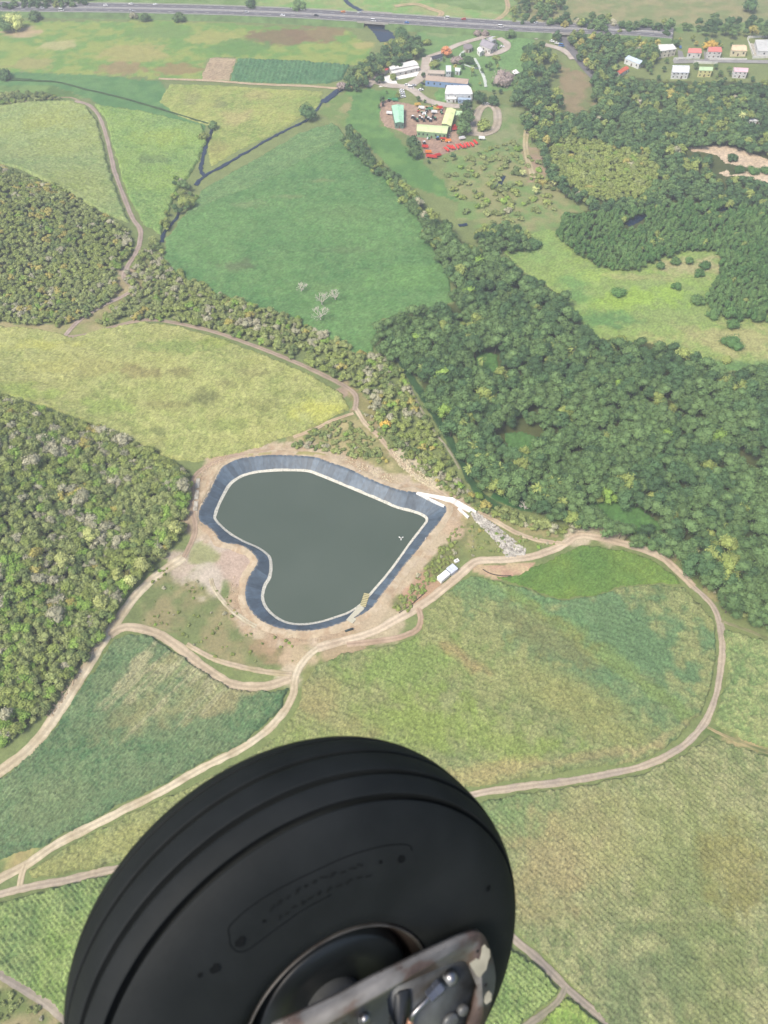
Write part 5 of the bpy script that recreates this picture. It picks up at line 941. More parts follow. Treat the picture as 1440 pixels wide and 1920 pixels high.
# ------------------------------------------------------------------ buildings
M_GLASS = mat('dark_window_glass', (.03, .035, .04), .2, .05, spec=.5); M_DOOR = mat('door_brown', A(110,85,65), .6)
_mc = {}
def cm(rgb, rough=.7, k=.75, dirt=True):
    key = (rgb, rough, k)
    if key not in _mc:
        c = A(*rgb, k); _mc[key] = mat('painted_%s' % {0: 'warm', 1: 'green', 2: 'cool'}[int(np.argmax(rgb))], c, rough, .06, .4, dirt=tuple(c*.78) if dirt else None, dscale=.25)
    return _mc[key]
def building(name, roofpx, hgt, wallc, roofc, label, ridge=None, windows=0, storeys=1, cat='building', over=.35, roofparts=(), door=True, seams=0):
    """roof corners are photo points at eave height; walls stand under them"""
    pts = [P(a, b, hgt) for a, b in roofpx]; zg = sum(p.z for p in pts)/len(pts); n = len(pts)
    c = sum(pts, Vector())/n; e = empty(name, (c.x, c.y, zg)); tag(e, label, cat)
    L_ = [Vector((p.x-c.x, p.y-c.y, 0)) for p in pts]
    area = sum(L_[i].x*L_[(i+1) % n].y-L_[(i+1) % n].x*L_[i].y for i in range(n))
    if area < 0: L_.reverse()
    inn_ = [p*(1-over/max(p.length, 1)) for p in L_]
    wm, rm = cm(wallc), cm(roofc, .55)
    o = mesh('wall', [(p.x, p.y, -.6) for p in inn_]+[(p.x, p.y, hgt) for p in inn_], [(i, (i+1) % n, (i+1) % n+n, i+n) for i in range(n)]+[tuple(range(n, 2*n))], wm, e)
    if ridge and n == 4:
        l0 = (L_[1]-L_[0]).length; l1 = (L_[2]-L_[1]).length
        q_ = L_ if l0 >= l1 else L_[1:]+L_[:1]
        m0 = (q_[3]+q_[0])/2; m1 = (q_[1]+q_[2])/2; z = Vector((0, 0, hgt)); zr = Vector((0, 0, hgt+ridge)); t = Vector((0, 0, .18)); hip = 0
        V = [q_[0]+z, q_[1]+z, q_[2]+z, q_[3]+z, m0+zr, m1+zr]; V = [v-Vector((0, 0, .02)) for v in V]+[v+t for v in V]
        Fc = [(6, 7, 11, 10), (8, 9, 10, 11), (1, 0, 4, 5), (3, 2, 5, 4), (0, 1, 7, 6), (2, 3, 9, 8), (0, 6, 10, 4), (9, 3, 4, 10), (7, 1, 5, 11), (2, 8, 11, 5)]
        ro = mesh('roof', V, Fc, rm, e); fixn(ro)
        g = [q_[0]*.97, q_[3]*.97, m0*.97]; mesh('gable', [g[0]+z, g[1]+z, g[2]+zr*1.0-Vector((0, 0, .1)), q_[1]*.97+z, q_[2]*.97+z, m1*.97+zr-Vector((0, 0, .1))], [(0, 1, 2), (3, 4, 5)], wm, e)
        if seams:
            for k in range(seams):
                u = (k+.5)/seams
                for sa, sb, ra in ((0, 1, 0), (3, 2, 0)):
                    lo = q_[sa].lerp(q_[sb], u)+z+t; hi = m0.lerp(m1, u)+zr+t; d = (q_[1]-q_[0]).normalized()*.06; up = Vector((0, 0, .07))
                    so = mesh('roof_seam', [lo-d, lo+d, hi+d, hi-d, lo-d+up, lo+d+up, hi+d+up, hi-d+up], [(4, 5, 6, 7), (0, 1, 5, 4), (1, 2, 6, 5), (2, 3, 7, 6), (3, 0, 4, 7)], rm, ro)
    else:
        V = [(p.x, p.y, hgt+.01) for p in L_]+[(p.x, p.y, hgt+.3) for p in L_]
        ro = mesh('roof', V, [tuple(range(n-1, -1, -1)), tuple(range(n, 2*n))]+[(i, (i+1) % n, (i+1) % n+n, i+n) for i in range(n)], rm, e)
    # windows on the wall that faces the viewer (-Y), and on the sides
    if windows:
        for i in range(n):
            a, b_ = inn_[i], inn_[(i+1) % n]; d = b_-a; nrm = Vector((d.y, -d.x, 0)).normalized()
            if nrm.y > .35 or d.length < 3: continue
            cnt = windows if nrm.y < -.6 else max(1, windows//2); fh = hgt/storeys; dn = d.normalized()
            for s_ in range(storeys):
                for k in range(cnt):
                    u = (k+.5)/cnt; p = a+d*u+nrm*.03; ww_ = min(1.2, d.length/cnt*.35); isd = door and s_ == 0 and k == cnt//2 and nrm.y < -.6
                    z0, z1 = (s_*fh+.05, s_*fh+2.2) if isd else (s_*fh+fh*.4, s_*fh+fh*.75)
                    q_ = [p-dn*ww_/2, p+dn*ww_/2]; V = [q_[0]+Vector((0, 0, z0)), q_[1]+Vector((0, 0, z0)), q_[1]+Vector((0, 0, z1)), q_[0]+Vector((0, 0, z1))]
                    V = V+[v-nrm*.1 for v in V]; wo = mesh('door' if isd else 'window', V, [(0, 1, 2, 3), (0, 4, 5, 1), (1, 5, 6, 2), (2, 6, 7, 3), (3, 7, 4, 0)], M_DOOR if isd else M_GLASS, e); fixn(wo)
    return e
def R4(x0, y0, x1, y1, sk=0): return [(x0+sk, y0), (x1+sk, y0), (x1, y1), (x0, y1)]
WH = (238, 236, 228)
building('house', [(1234,84),(1262,82),(1269,92),(1236,98)], 5.5, (232,222,205), (240,238,232), 'large white flat roofed house at the left end of the upper row', None, 4, 2)
building('house', [(1291,90),(1311,90),(1316,100),(1289,100)], 4.5, (238,234,226), (226,142,134), 'white house with salmon red roof in the upper row, left one', 1.8, 3, 1)
building('house', [(1327,88),(1349,87),(1354,98),(1327,98)], 5.5, (236,232,226), (220,134,126), 'white house with salmon red roof in the upper row, right one', 1.8, 3, 2)
building('house', [(1372,84),(1396,83),(1401,96),(1371,96)], 4.5, (240,226,190), (238,212,176), 'cream house with peach roof in the upper row', 1.6, 3, 1)
building('house', [(1261,122),(1293,122),(1292,137),(1260,137)], 5.0, (240,240,240), (236,240,244), 'tall white house in the lower row, left end', 1.0, 4, 2, seams=6)
building('house', [(1311,125),(1337,125),(1336,133),(1310,133)], 5.2, (232,224,160), (196,224,176), 'pale green roofed house with cream walls in the lower row', 1.2, 3, 2)
building('house', [(1375,126),(1403,127),(1402,136),(1376,135)], 5.0, (240,236,236), (236,198,206), 'pink roofed house in the lower row, right end', 1.2, 3, 2)
building('house', [(1171,110),(1184,104),(1210,115),(1199,121)], 4.0, (236,236,234), (206,220,232), 'house with pale blue metal roof standing among trees', 1.4, 3, 1, seams=5)
building('house', [(1155,136),(1172,124),(1180,128),(1162,140)], 3.0, (232,226,216), (214,110,82), 'small house with orange red roof among trees', 1.0, 2, 1)
building('hut', [(1402,222),(1428,222),(1428,227),(1402,227)], 3.0, (236,234,228), (244,242,240), 'small white roofed hut alone in the woods', .5, 2, 1)
building('warehouse', [(1416,74),(1500,72),(1500,100),(1420,98)], 4.0, (226,226,224), (216,216,212), 'large pale flat roofed building in a walled yard at the right edge', None, 3, 1)
fixn(tag(slab('concrete_yard', [(1402,73),(1415,70),(1500,68),(1500,112),(1412,108)], .12, .4, M_CONC), 'pale concrete yard around the building at the right edge', kind='structure'))
for k, (a, b_) in enumerate([((1401,72),(1440,70)), ((1401,73),(1411,107)), ((1262,113),(1310,110)), ((1330,113),(1400,113)), ((1410,110),(1500,108)), ((1300,119),(1345,120))]):
    p0, p1 = P(*a), P(*b_); d = p1-p0; e = empty('garden_wall', (p0+p1)/2, math.atan2(d.y, d.x)); tag(e, ['white wall behind the walled yard', 'white side wall of the walled yard', 'white garden wall below the white house', 'white garden wall below the red roofed house', 'white front wall of the walled yard', 'white garden wall above the lower row of houses'][k], 'wall')
    V = []; Fc = []; boxg(-d.length/2, d.length/2, -.12, .12, -.5, 1.7, V, Fc); mesh('wall_face', V, Fc, cm(WH), e)
    V = []; Fc = []; boxg(-d.length/2, d.length/2, -.17, .17, 1.7, 1.82, V, Fc); mesh('coping', V, Fc, cm((250, 248, 244)), e)
for pl, lb in (([(1270,82),(1276,82),(1284,114),(1272,114)], 'grey driveway beside the white house'), ([(1318,86),(1323,86),(1328,114),(1321,114)], 'grey driveway between the red roofed houses')):
    fixn(tag(slab('driveway', pl, .15, .3, mat('driveway_asphalt', A(150,148,146), .8)), lb, kind='structure'))
# estate and workshops
building('long_shed', [(727,124),(776,113),(785,121),(733,131)], 4.0, (226,224,220), (246,244,238), 'long shed with a narrow white roof beside the river trees', .6, 6, 1, seams=12)
building('open_shed', [(733,134),(784,123),(787,127),(735,139)], 3.0, (200,196,190), (236,232,226), 'low white roofed lean-to in front of the long shed', .3, 5, 1)
fixn(tag(slab('concrete_yard', [(720,143),(780,129),(787,130),(783,142),(742,150),(747,160),(710,163),(722,150)], .15, .4, M_WHITE), 'bright white concrete yard below the long shed', kind='structure'))
building('lean_to', [(718,128),(726,125),(729,130),(720,134)], 3.0, (200,190,185), (214,96,92), 'tiny red roofed lean-to at the end of the long shed', None)
building('cottage', [(806,107),(826,101),(831,106),(811,113)], 3.5, (236,236,232), (72,74,84), 'white cottage with dark slate roof', 1.4, 3, 1)
building('workshop', [(800,141),(880,148),(877,158),(797,151)], 4.5, (140,168,210), (186,166,150), 'long workshop with rusty grey roof and blue walls', 1.8, 7, 1, seams=14)
building('store_room', [(802,131),(834,132),(834,139),(802,138)], 3.5, (190,180,170), (198,184,168), 'small brown roofed store behind the long workshop', .8, 3, 1)
building('processing_hall', [(838,160),(878,160),(887,177),(834,176)], 5.5, (220,222,224), (244,242,240), 'white roofed hall in front of the rusty workshop', 1.6, 4, 1, seams=9)
building('annex', [(860,183),(884,184),(882,188),(858,187)], 3.0, (150,172,200), (176,196,216), 'blue annex below the white roofed hall', None, 3, 1)
building('annex', [(838,180),(856,180),(856,186),(837,186)], 3.0, (236,236,230), (240,240,234), 'small white annex below the white roofed hall', .4, 2, 1)
building('tower_shed', [(836,123),(846,123),(846,135),(836,135)], 6.0, (214,220,220), (226,234,234), 'tall white narrow shed behind the workshop', None, 2, 2)
building('open_shed', [(853,127),(864,128),(862,135),(853,133)], 3.0, (200,210,210), (238,244,240), 'small white flat shed on the lawn edge', None, 1, 1)
building('depot_shed', [(734,198),(757,197),(757,231),(741,231)], 4.5, (120,150,135), (180,232,196), 'mint green roofed shed in the dirt yard', .8, 3, 1, seams=8)
building('machine_shed', [(838,202),(855,206),(846,237),(828,232)], 5.0, (150,165,120), (232,240,176), 'yellow green roofed wing of the machinery depot', .8, 3, 1, seams=8)
building('machine_shed', [(782,233),(841,237),(838,251),(781,246)], 4.8, (150,185,140), (222,238,178), 'long yellow green roofed shed of the machinery depot', 1.0, 7, 1, seams=12)
building('lean_to', [(855,208),(867,209),(865,217),(852,216)], 3.5, (150,165,120), (206,236,184), 'small pale green roofed extension beside the depot wing', None)
building('estate_house', [(899,84),(908,73),(934,84),(920,93)], 4.5, (226,222,216), (172,166,172), 'grey roofed main building of the estate', 2.2, 4, 1, seams=6)
building('estate_house', [(912,72),(924,68),(932,74),(920,79)], 4.5, (220,216,210), (200,198,202), 'smaller pale roofed wing behind the main estate building', 1.4, 2, 1)
building('estate_house', [(894,92),(902,88),(908,96),(900,99)], 3.5, (240,240,236), (246,244,240), 'white roofed small pavilion beside the main estate building', 1.0, 2, 1)
building('round_pavilion', [(868,87),(872,83),(880,82),(886,85),(886,90),(880,93),(872,92)], 3.0, (190,180,170), (150,140,140), 'round grey roofed pavilion in the estate garden', None, 1, 1)
def tent(px, py, s):
    p = P(px, py); e = empty('tent', p, .4); tag(e, 'white pyramid tent at the edge of the estate lawn', 'tent')
    mesh('canopy', [(-s, -s, 2.4), (s, -s, 2.4), (s, s, 2.4), (-s, s, 2.4), (0, 0, 5)], [(0, 1, 4), (1, 2, 4), (2, 3, 4), (3, 0, 4), (3, 2, 1, 0)], cm((248, 248, 248)), e)
    for a in (-1, 1):
        for b_ in (-1, 1):
            V = []; Fc = []; boxg(a*s*.95-.06, a*s*.95+.06, b_*s*.95-.06, b_*s*.95+.06, 0, 2.39, V, Fc); mesh('leg', V, Fc, cm(WH), e)
tent(966, 141, 2.8)
# ------------------------------------------------------------------ vehicles
def car_proto(col, van=False):
    e = empty('car', (0, 0, 0)); L_, W_ = (4.9, 1.95) if van else (4.3, 1.78)
    prof = [(-L_/2, .35), (L_/2, .35), (L_/2, .8), (L_/2-.9 if not van else L_/2-.3, .98), (-L_/2+.1, 1.0), (-L_/2, .8)]
    V = []; Fc = []; n = len(prof)
    for s_ in (-W_/2, W_/2): V += [(x, s_, z) for x, z in prof]
    Fc = [tuple(range(n)), tuple(range(2*n-1, n-1, -1))]+[(i, i+n, (i+1) % n+n, (i+1) % n) for i in range(n)]
    o = mesh('body', V, Fc, col, e); fixn(o)
    t = 2.1 if van else 1.48; f0, f1, r0, r1 = (L_/2-.4, L_/2-1.1, -L_/2+.15, -L_/2+.1) if van else (L_/2-1.2, L_/2-1.9, -L_/2+.75, -L_/2+.25)
    V = [(f0, -W_/2+.05, .99), (f0, W_/2-.05, .99), (f1, W_/2-.2, t), (f1, -W_/2+.2, t), (r1, -W_/2+.05, .99), (r1, W_/2-.05, .99), (r0, W_/2-.2, t), (r0, -W_/2+.2, t)]
    o = mesh('window_band', V, [(0, 1, 2, 3), (5, 4, 7, 6), (1, 5, 6, 2), (4, 0, 3, 7)], M_GLASS, e)
    V2 = [(f1+.05, -W_/2+.18, t), (f1+.05, W_/2-.18, t), (r0-.05, W_/2-.18, t), (r0-.05, -W_/2+.18, t)]; V2 += [(x, y, z+.06) for x, y, z in V2]
    o = mesh('roof', V2, [(4, 5, 6, 7), (3, 2, 1, 0), (0, 1, 5, 4), (1, 2, 6, 5), (2, 3, 7, 6), (3, 0, 4, 7)], col, e); fixn(o)
    for a in (-1, 1):
        for b_ in (-1, 1): tube('wheel', [(a*L_*.3, b_*(W_/2-.2), .33), (a*L_*.3, b_*(W_/2+.02), .33)], .33, M_TYRE, e, 10)
    return e
M_TYRE = mat('car_tyre', (.02, .02, .02), .8)
def paint(name, c): return mat(name, c, .3, .02, spec=.5)
CARC = {'white': paint('white_paint', (.8, .8, .8)), 'silver': paint('silver_paint', (.45, .46, .48)), 'dark': paint('dark_paint', (.04, .045, .05)), 'red': paint('red_paint', (.5, .05, .04)), 'blue': paint('blue_paint', (.08, .2, .5)), 'orange': paint('orange_paint', (.75, .25, .05))}
CP = {}
def car(x, y, z, rz, c, label, van=False, group=None):
    key = (c, van)
    if key not in CP: e = CP[key] = car_proto(CARC[c], van)
    else: e = copy_tree(CP[key]); 
    e.location = (x, y, z); e.rotation_euler = (0, 0, rz); e.name = 'van' if van else 'car'; tag(e, label, 'van' if van else 'car', group)
HC = [(85,-1,'silver','silver car on the highway at the far left'),(118,-1,'white','white van heading along the near lanes at the left',1),(193,1,'white','white car in the far lanes, leftmost of three in a row'),(242,1,'white','white car in the far lanes, middle of three in a row'),(248,-1,'silver','silver car on the near lanes below the row of three'),(286,1,'white','white car in the far lanes, rightmost of three in a row'),
      (467,-1,'silver','silver car on the near lanes above the marsh fields'),(530,-1,'white','white car on the near lanes above the dark river bend'),(560,1,'white','white car in the far lanes left of the bridge'),(597,-1,'dark','dark car on the near lanes left of the bridge'),(640,1,'orange','orange car in the far lanes beside the bridge'),(672,1,'silver','silver car in the far lanes near the bridge'),
      (702,-1,'white','large white van on the bridge over the river',1),(762,-1,'blue','blue car on the near lanes right of the bridge'),(832,1,'white','white van in the far lanes beyond the estate',1),(868,1,'red','red car in the far lanes beyond the estate'),(941,-1,'white','white van on the near lanes above the estate drive',1),(1000,1,'silver','silver car in the far lanes near the underpass')]
qd = HQ[:, 1]*cp+(CAMH-HZ)*sp; qu = 720+F*HQ[:, 0]/qd
for h_ in HC:
    i = int(np.argmin(np.abs(qu-h_[0]))); off = h_[1]*(4.2 if h_[0] % 2 else 8.2); p = HQ[i]+HN[i]*off
    car(p[0], p[1], HZ[i]+.02, math.atan2(HD[i, 1], HD[i, 0])+(math.pi if h_[1] > 0 else 0), h_[2], h_[3], len(h_) > 4, 'vehicles on the highway')
for k, (px, py, rz, c, lb) in enumerate([(753,171,.3,'white','white car parked on the lawn edge, top of four'),(754,175,.3,'white','white car parked on the lawn edge, second of four'),(755,179,.3,'silver','silver car parked on the lawn edge, third of four'),(756,183,.3,'white','white car parked on the lawn edge, bottom of four'),
     (763,161,.2,'white','white car left of the parked group below the workshop'),(770,166,0,'white','white van parked below the rusty workshop'),(776,162,.2,'silver','silver car parked below the rusty workshop'),(789,170,.2,'white','white car parked right of the small lawn'),(793,159,.1,'dark','dark car parked against the blue wall'),
     (1035,79,-.4,'white','white car parked by the underpass, left of three'),(1044,83,-.4,'white','white car parked by the underpass, middle of three'),(1052,87,-.4,'blue','pale blue truck parked by the underpass'),(966,63,-.1,'white','white car parked along the upper drive, left one'),(982,65,-.3,'white','white car parked along the upper drive, right one'),
     (1176,106,.2,'white','white car beside the blue roofed house'),(1275,90,1.5,'blue','blue car on the driveway by the white house'),(941,89,0,'white','white car beside the estate forecourt'),(908,196,0,'white','white car left of a pair by the gravel ring'),(914,197,.2,'silver','silver car right of a pair by the gravel ring')]):
    p = P(px, py); car(p.x, p.y, p.z+.28, rz, c, lb, 'van' in lb or 'truck' in lb)
def machine(px, py, rz, col, label, kind='tractor', group=None, sc_=1):
    p = P(px, py); e = empty(kind, p+Vector((0, 0, .15)), rz); e.scale = (sc_*1.9, sc_*.85, sc_) if sc_ == .72 else (sc_, sc_*.85, sc_); tag(e, label, 'tractor' if kind == 'tractor' else 'farm trailer', group)
    if kind == 'tractor':
        V = []; Fc = []; boxg(-.3, 2.0, -.45, .45, .7, 1.5, V, Fc); mesh('bonnet', V, Fc, col, e)
        V = []; Fc = []; boxg(-1.4, -.3, -.7, .7, .8, 2.5, V, Fc); mesh('cab', V, Fc, M_GLASS, e)
        V = []; Fc = []; boxg(-1.55, -.2, -.8, .8, 2.5, 2.65, V, Fc); mesh('cab_roof', V, Fc, col, e)
        for b_ in (-1, 1):
            tube('wheel', [(-.95, b_*.75, .85), (-.95, b_*1.15, .85)], .85, M_TYRE, e, 10); tube('wheel', [(1.45, b_*.6, .5), (1.45, b_*.9, .5)], .5, M_TYRE, e, 10)
    else:
        V = []; Fc = []; boxg(-2.4, 2.4, -1.1, 1.1, .9, 1.05, V, Fc); mesh('bed', V, Fc, col, e)
        for b_ in (-1, 1): V = []; Fc = []; boxg(-2.4, 2.4, b_*1.1-.06, b_*1.1+.06, 1.06, 2.3, V, Fc); mesh('side_panel', V, Fc, col, e)
        V = []; Fc = []; boxg(-2.46, -2.4, -1.04, 1.04, 1.06, 2.3, V, Fc); mesh('end_panel', V, Fc, col, e)
        V = []; Fc = []; boxg(2.4, 3.6, -.1, .1, .8, .95, V, Fc); mesh('drawbar', V, Fc, col, e)
        for b_ in (-1, 1): tube('wheel', [(-.6, b_*1.12, .5), (-.6, b_*1.4, .5)], .5, M_TYRE, e, 10)
RD = paint('machine_red', (.62, .06, .05)); GRN = paint('machine_green', (.06, .3, .14)); BLU = paint('machine_blue', (.08, .2, .5)); YEL = paint('machine_yellow', (.7, .5, .12)); ORG = paint('machine_orange', (.8, .28, .06)); WHP = CARC['white']
for k in range(9):
    t = k/8; machine(836+t*56+random.uniform(-1.3, 1.3), 281-t*11+random.uniform(-1.5, 1.5), 1.95+random.uniform(-.3, .3), RD, 'red farm trailer parked in the diagonal row at the yard edge', 'farm_trailer', 'red farm trailers in the diagonal row', .72)
for k in range(11): machine(774+k*4.2, 222+(k % 3)*3, 1.4+random.uniform(-.3, .3), [WHP, CARC['dark'], GRN, WHP][k % 4], 'tractor parked in the middle row of the dirt yard', 'tractor', 'tractors in the middle row of the dirt yard')
for px, py, c, kd, lb in [(797,278,RD,'farm_trailer','red farm trailer at the lower left of the yard'),(803,288,ORG,'farm_trailer','orange farm trailer at the lower corner of the yard'),(805,296,RD,'farm_trailer','red farm trailer at the lowest corner of the yard, left of three'),(813,297,RD,'farm_trailer','red farm trailer at the lowest corner of the yard, middle of three'),(821,294,RD,'farm_trailer','red farm trailer at the lowest corner of the yard, right of three'),
                      (803,256,BLU,'tractor','blue tractor in front of the long depot shed, left one'),(820,262,BLU,'tractor','blue tractor in front of the long depot shed, right one'),(831,262,RD,'farm_trailer','red trailer beside the blue tractor'),(840,267,ORG,'farm_trailer','orange trailer beside the blue tractors'),(852,240,RD,'farm_trailer','red trailer right of the depot wing'),(852,245,RD,'farm_trailer','lower red trailer right of the depot wing'),
                      (783,199,YEL,'farm_trailer','yellow trailer at the top of the yard'),(790,205,WHP,'farm_trailer','white trailer at the top of the yard'),(800,210,GRN,'tractor','green tractor at the top of the yard'),(808,207,GRN,'farm_trailer','green trailer at the top of the yard'),(817,207,YEL,'farm_trailer','yellow trailer beside the depot wing'),(824,205,RD,'farm_trailer','small red trailer beside the depot wing'),(814,213,WHP,'farm_trailer','white trailer between the tractors and the depot wing'),
                      (730,190,GRN,'tractor','green tractor behind the mint green roofed shed, left one'),(740,190,GRN,'farm_trailer','green trailer behind the mint green roofed shed'),(718,199,CARC['dark'],'tractor','dark tractor at the left edge of the yard'),(730,215,WHP,'farm_trailer','white trailer left of the mint green roofed shed'),(795,270,WHP,'tractor','white tractor at the yard corner by the trees'),(866,262,WHP,'farm_trailer','white trailer near the yard exit'),(903,262,WHP,'farm_trailer','cream trailer standing below the gravel ring')]:
    machine(px, py, random.uniform(-.4, .4)+(1.5 if kd == 'tractor' else .1), c, lb, kd)
rk = random.Random(5); cols_ = [('white', WHP), ('green', GRN), ('yellow', YEL), ('dark', CARC['dark']), ('red', RD), ('silver', CARC['silver'])]
for k in range(26):
    cn, cc = cols_[k % 6]; kd = 'tractor' if k % 3 else 'farm_trailer'
    if k < 18: px, py, wh = rk.uniform(784, 830), rk.uniform(200, 216), 'in the crowded upper strip of the dirt yard'
    else: px, py, wh = rk.uniform(782, 845), rk.uniform(254, 268), 'below the long depot shed'
    machine(px, py, rk.uniform(0, 6.3), cc, f'small {cn} {"tractor" if kd == "tractor" else "farm trailer"} {wh}', kd, f'{cn} machines {wh}', .62)
# ------------------------------------------------------------------ aircraft wheel, close to the camera
WR = 0.22; WC = (582.25, 1801.4, .7411); th, ph, TW = .5621, -.4598, .077
camM = Matrix.Translation((0, 0, CAMH)) @ cam.rotation_euler.to_matrix().to_4x4()
Cc = Vector(((WC[0]-720)/F*WC[2], -(WC[1]-960)/F*WC[2], -WC[2]))
ax_ = Vector((math.sin(th)*math.cos(ph), math.sin(th)*math.sin(ph), math.cos(th))); u_ = ax_.cross(Vector((0, 1, 0))).normalized(); v_ = ax_.cross(u_)
WM = camM @ Matrix(((u_.x, v_.x, ax_.x, Cc.x), (u_.y, v_.y, ax_.y, Cc.y), (u_.z, v_.z, ax_.z, Cc.z), (0, 0, 0, 1)))
wheel = bpy.data.objects.new('aircraft_wheel', None); COL.objects.link(wheel); wheel.matrix_world = WM; wheel.empty_display_size = .05
tag(wheel, 'black aircraft landing wheel with grooved tyre filling the lower foreground', 'wheel')
def lathe(name, prof, m, parent, seg=192, ang0=0, ang1=2*math.pi):
    V = []; Fc = []; n = len(prof)
    for i in range(seg):
        t = ang0+(ang1-ang0)*i/seg
        for z, r in prof: V.append((r*math.cos(t), r*math.sin(t), z))
    for i in range(seg):
        j = (i+1) % seg
        for k in range(n-1): Fc.append((i*n+k, j*n+k, j*n+k+1, i*n+k+1))
    return mesh(name, V, Fc, m, parent, True)
NEXP = 2.7294
def prof_r(z): return WR-(.42*WR)*(1-(1-min(abs(z/TW), 1)**NEXP)**(1/NEXP))
zs = sorted(set([-TW*math.cos(math.pi*k/70) for k in range(71)]))
GR = [-.0275, -.0003, .0306, .0532]
keyed = [((z, 0), (z, prof_r(z))) for z in zs if not any(abs(z-g) < .0064 for g in GR)]
for g, gw, gd in zip(GR, (.0022, .0029, .0031, .0029), (.010, .014, .014, .013)):
    nsl = (prof_r(g+.001)-prof_r(g-.001))/.002; nv = Vector((-nsl, 1)).normalized(); tv = Vector((nv.y, -nv.x))
    for q_, (dt, dp) in enumerate(((-gw*1.9, 0), (-gw*1.15, 0), (-gw, .0005), (-gw*.95, .0015), (-gw*.75, gd), (gw*.75, gd), (gw*.95, .0015), (gw, .0005), (gw*1.15, 0), (gw*1.9, 0))):
        zz = g+dt*tv.x; base_r = prof_r(g)+dt*tv.y if abs(dt) < gw*1.1 else prof_r(zz)
        keyed.append(((g, q_+1), (zz-nv.x*dp, base_r-nv.y*dp)))
keyed.sort(key=lambda a: a[0]); pr = [b_ for a, b_ in keyed]
# sidewall continues inwards to the bead, bulging
side = [(.0765, .122), (.0772, .112), (.0745, .102), (.069, .094), (.062, .09)]
full = [(-z, r) for z, r in reversed(side)]+[p for p in pr]+side
m, N, L, b = newmat('worn_black_rubber')
tc = N.new('ShaderNodeTexCoord'); n1 = N.new('ShaderNodeTexNoise'); n1.inputs['Scale'].default_value = 14; n1.inputs['Detail'].default_value = 8; L.new(tc.outputs['Object'], n1.inputs['Vector'])
cr = N.new('ShaderNodeValToRGB'); L.new(n1.outputs['Fac'], cr.inputs[0]); cr.color_ramp.elements[0].position = .35; cr.color_ramp.elements[1].position = .7
cr.color_ramp.elements[0].color = (.0062, .0078, .0084, 1); cr.color_ramp.elements[1].color = (.0115, .0135, .0145, 1); L.new(cr.outputs[0], b.inputs['Base Color'])
b.inputs['Roughness'].default_value = .7; b.inputs['Specular IOR Level'].default_value = .15
n2 = N.new('ShaderNodeTexNoise'); n2.inputs['Scale'].default_value = 160; n2.inputs['Detail'].default_value = 5; L.new(tc.outputs['Object'], n2.inputs['Vector'])
bp = N.new('ShaderNodeBump'); bp.inputs['Strength'].default_value = .25; bp.inputs['Distance'].default_value = .001; L.new(n2.outputs['Fac'], bp.inputs['Height']); L.new(bp.outputs[0], b.inputs['Normal'])
M_RUB = m
lathe('tyre', full, M_RUB, wheel, 256)
M_RUBD = mat('moulded_rubber', (.0048, .0056, .0062), .9, .1, spec=.05)
# moulded sidewall panel outline and wear holes, placed on the sidewall by their photo angles
def cam2loc(px, py):
    """angle round the wheel axis of a photo point, and its radius, on the sidewall surface"""
    o = WM.inverted() @ cam.location; dx, dy, dz = ray(px, py); d = WM.to_3x3().inverted() @ Vector((float(dx), float(dy), float(dz)))
    best = None
    for k in range(400):
        z = .077-.04*k/400; t = (z-o.z)/d.z; p = o+d*t; r = math.hypot(p.x, p.y)
        if r < WR and prof_s(r) >= z: best = p; break
    return best or (o+d*((.06-o.z)/d.z))
SP = sorted([(r, z) for z, r in full if z > .02 and r > .1]); 
def prof_s(r):
    return float(np.interp(r, [a[0] for a in SP], [a[1] for a in SP]))
def sidetube(name, pxs, rad, m=M_RUBD, closed=False):
    P_ = []
    for a, b_ in pxs:
        p = cam2loc(a, b_); r = math.hypot(p.x, p.y); P_.append(Vector((p.x, p.y, prof_s(r)+rad*.2)))
    if closed: P_.append(P_[0])
    return tube(name, P_, rad, m, wheel, 6)
pan = [(430,1755),(428,1742),(438,1728),(470,1700),(520,1668),(580,1638),(650,1606),(710,1588),(750,1583),(768,1586),(772,1595)]
pan2 = [(430,1755),(432,1772),(445,1784),(462,1782),(480,1770),(520,1740),(570,1705),(620,1678)]
sidetube('moulded_line', smooth(pan, 4), .00045); sidetube('moulded_line', smooth(pan2, 4), .0004)
for a, b_, rr_ in [(449,1765,.0042),(752,1610,.0038),(402,1815,.004),(375,1828,.002),(915,1665,.003),(713,1616,.0018),(495,1727,.0015)]:
    p = cam2loc(a, b_); r = math.hypot(p.x, p.y); zz = prof_s(r); q_ = Vector((p.x, p.y, zz)); V = []; n = 14; nz = Vector((p.x/r*.35, p.y/r*.35, 1)).normalized(); t1 = nz.orthogonal().normalized(); t2 = nz.cross(t1)
    for k in range(n): aa = 6.283*k/n; V.append(q_+(t1*math.cos(aa)+t2*math.sin(aa))*rr_*(.85+.3*random.random())+nz*.0006)
    V.append(q_+nz*.0003); mesh('wear_pit', V, [(k, (k+1) % n, n) for k in range(n)], M_RUBD, wheel)
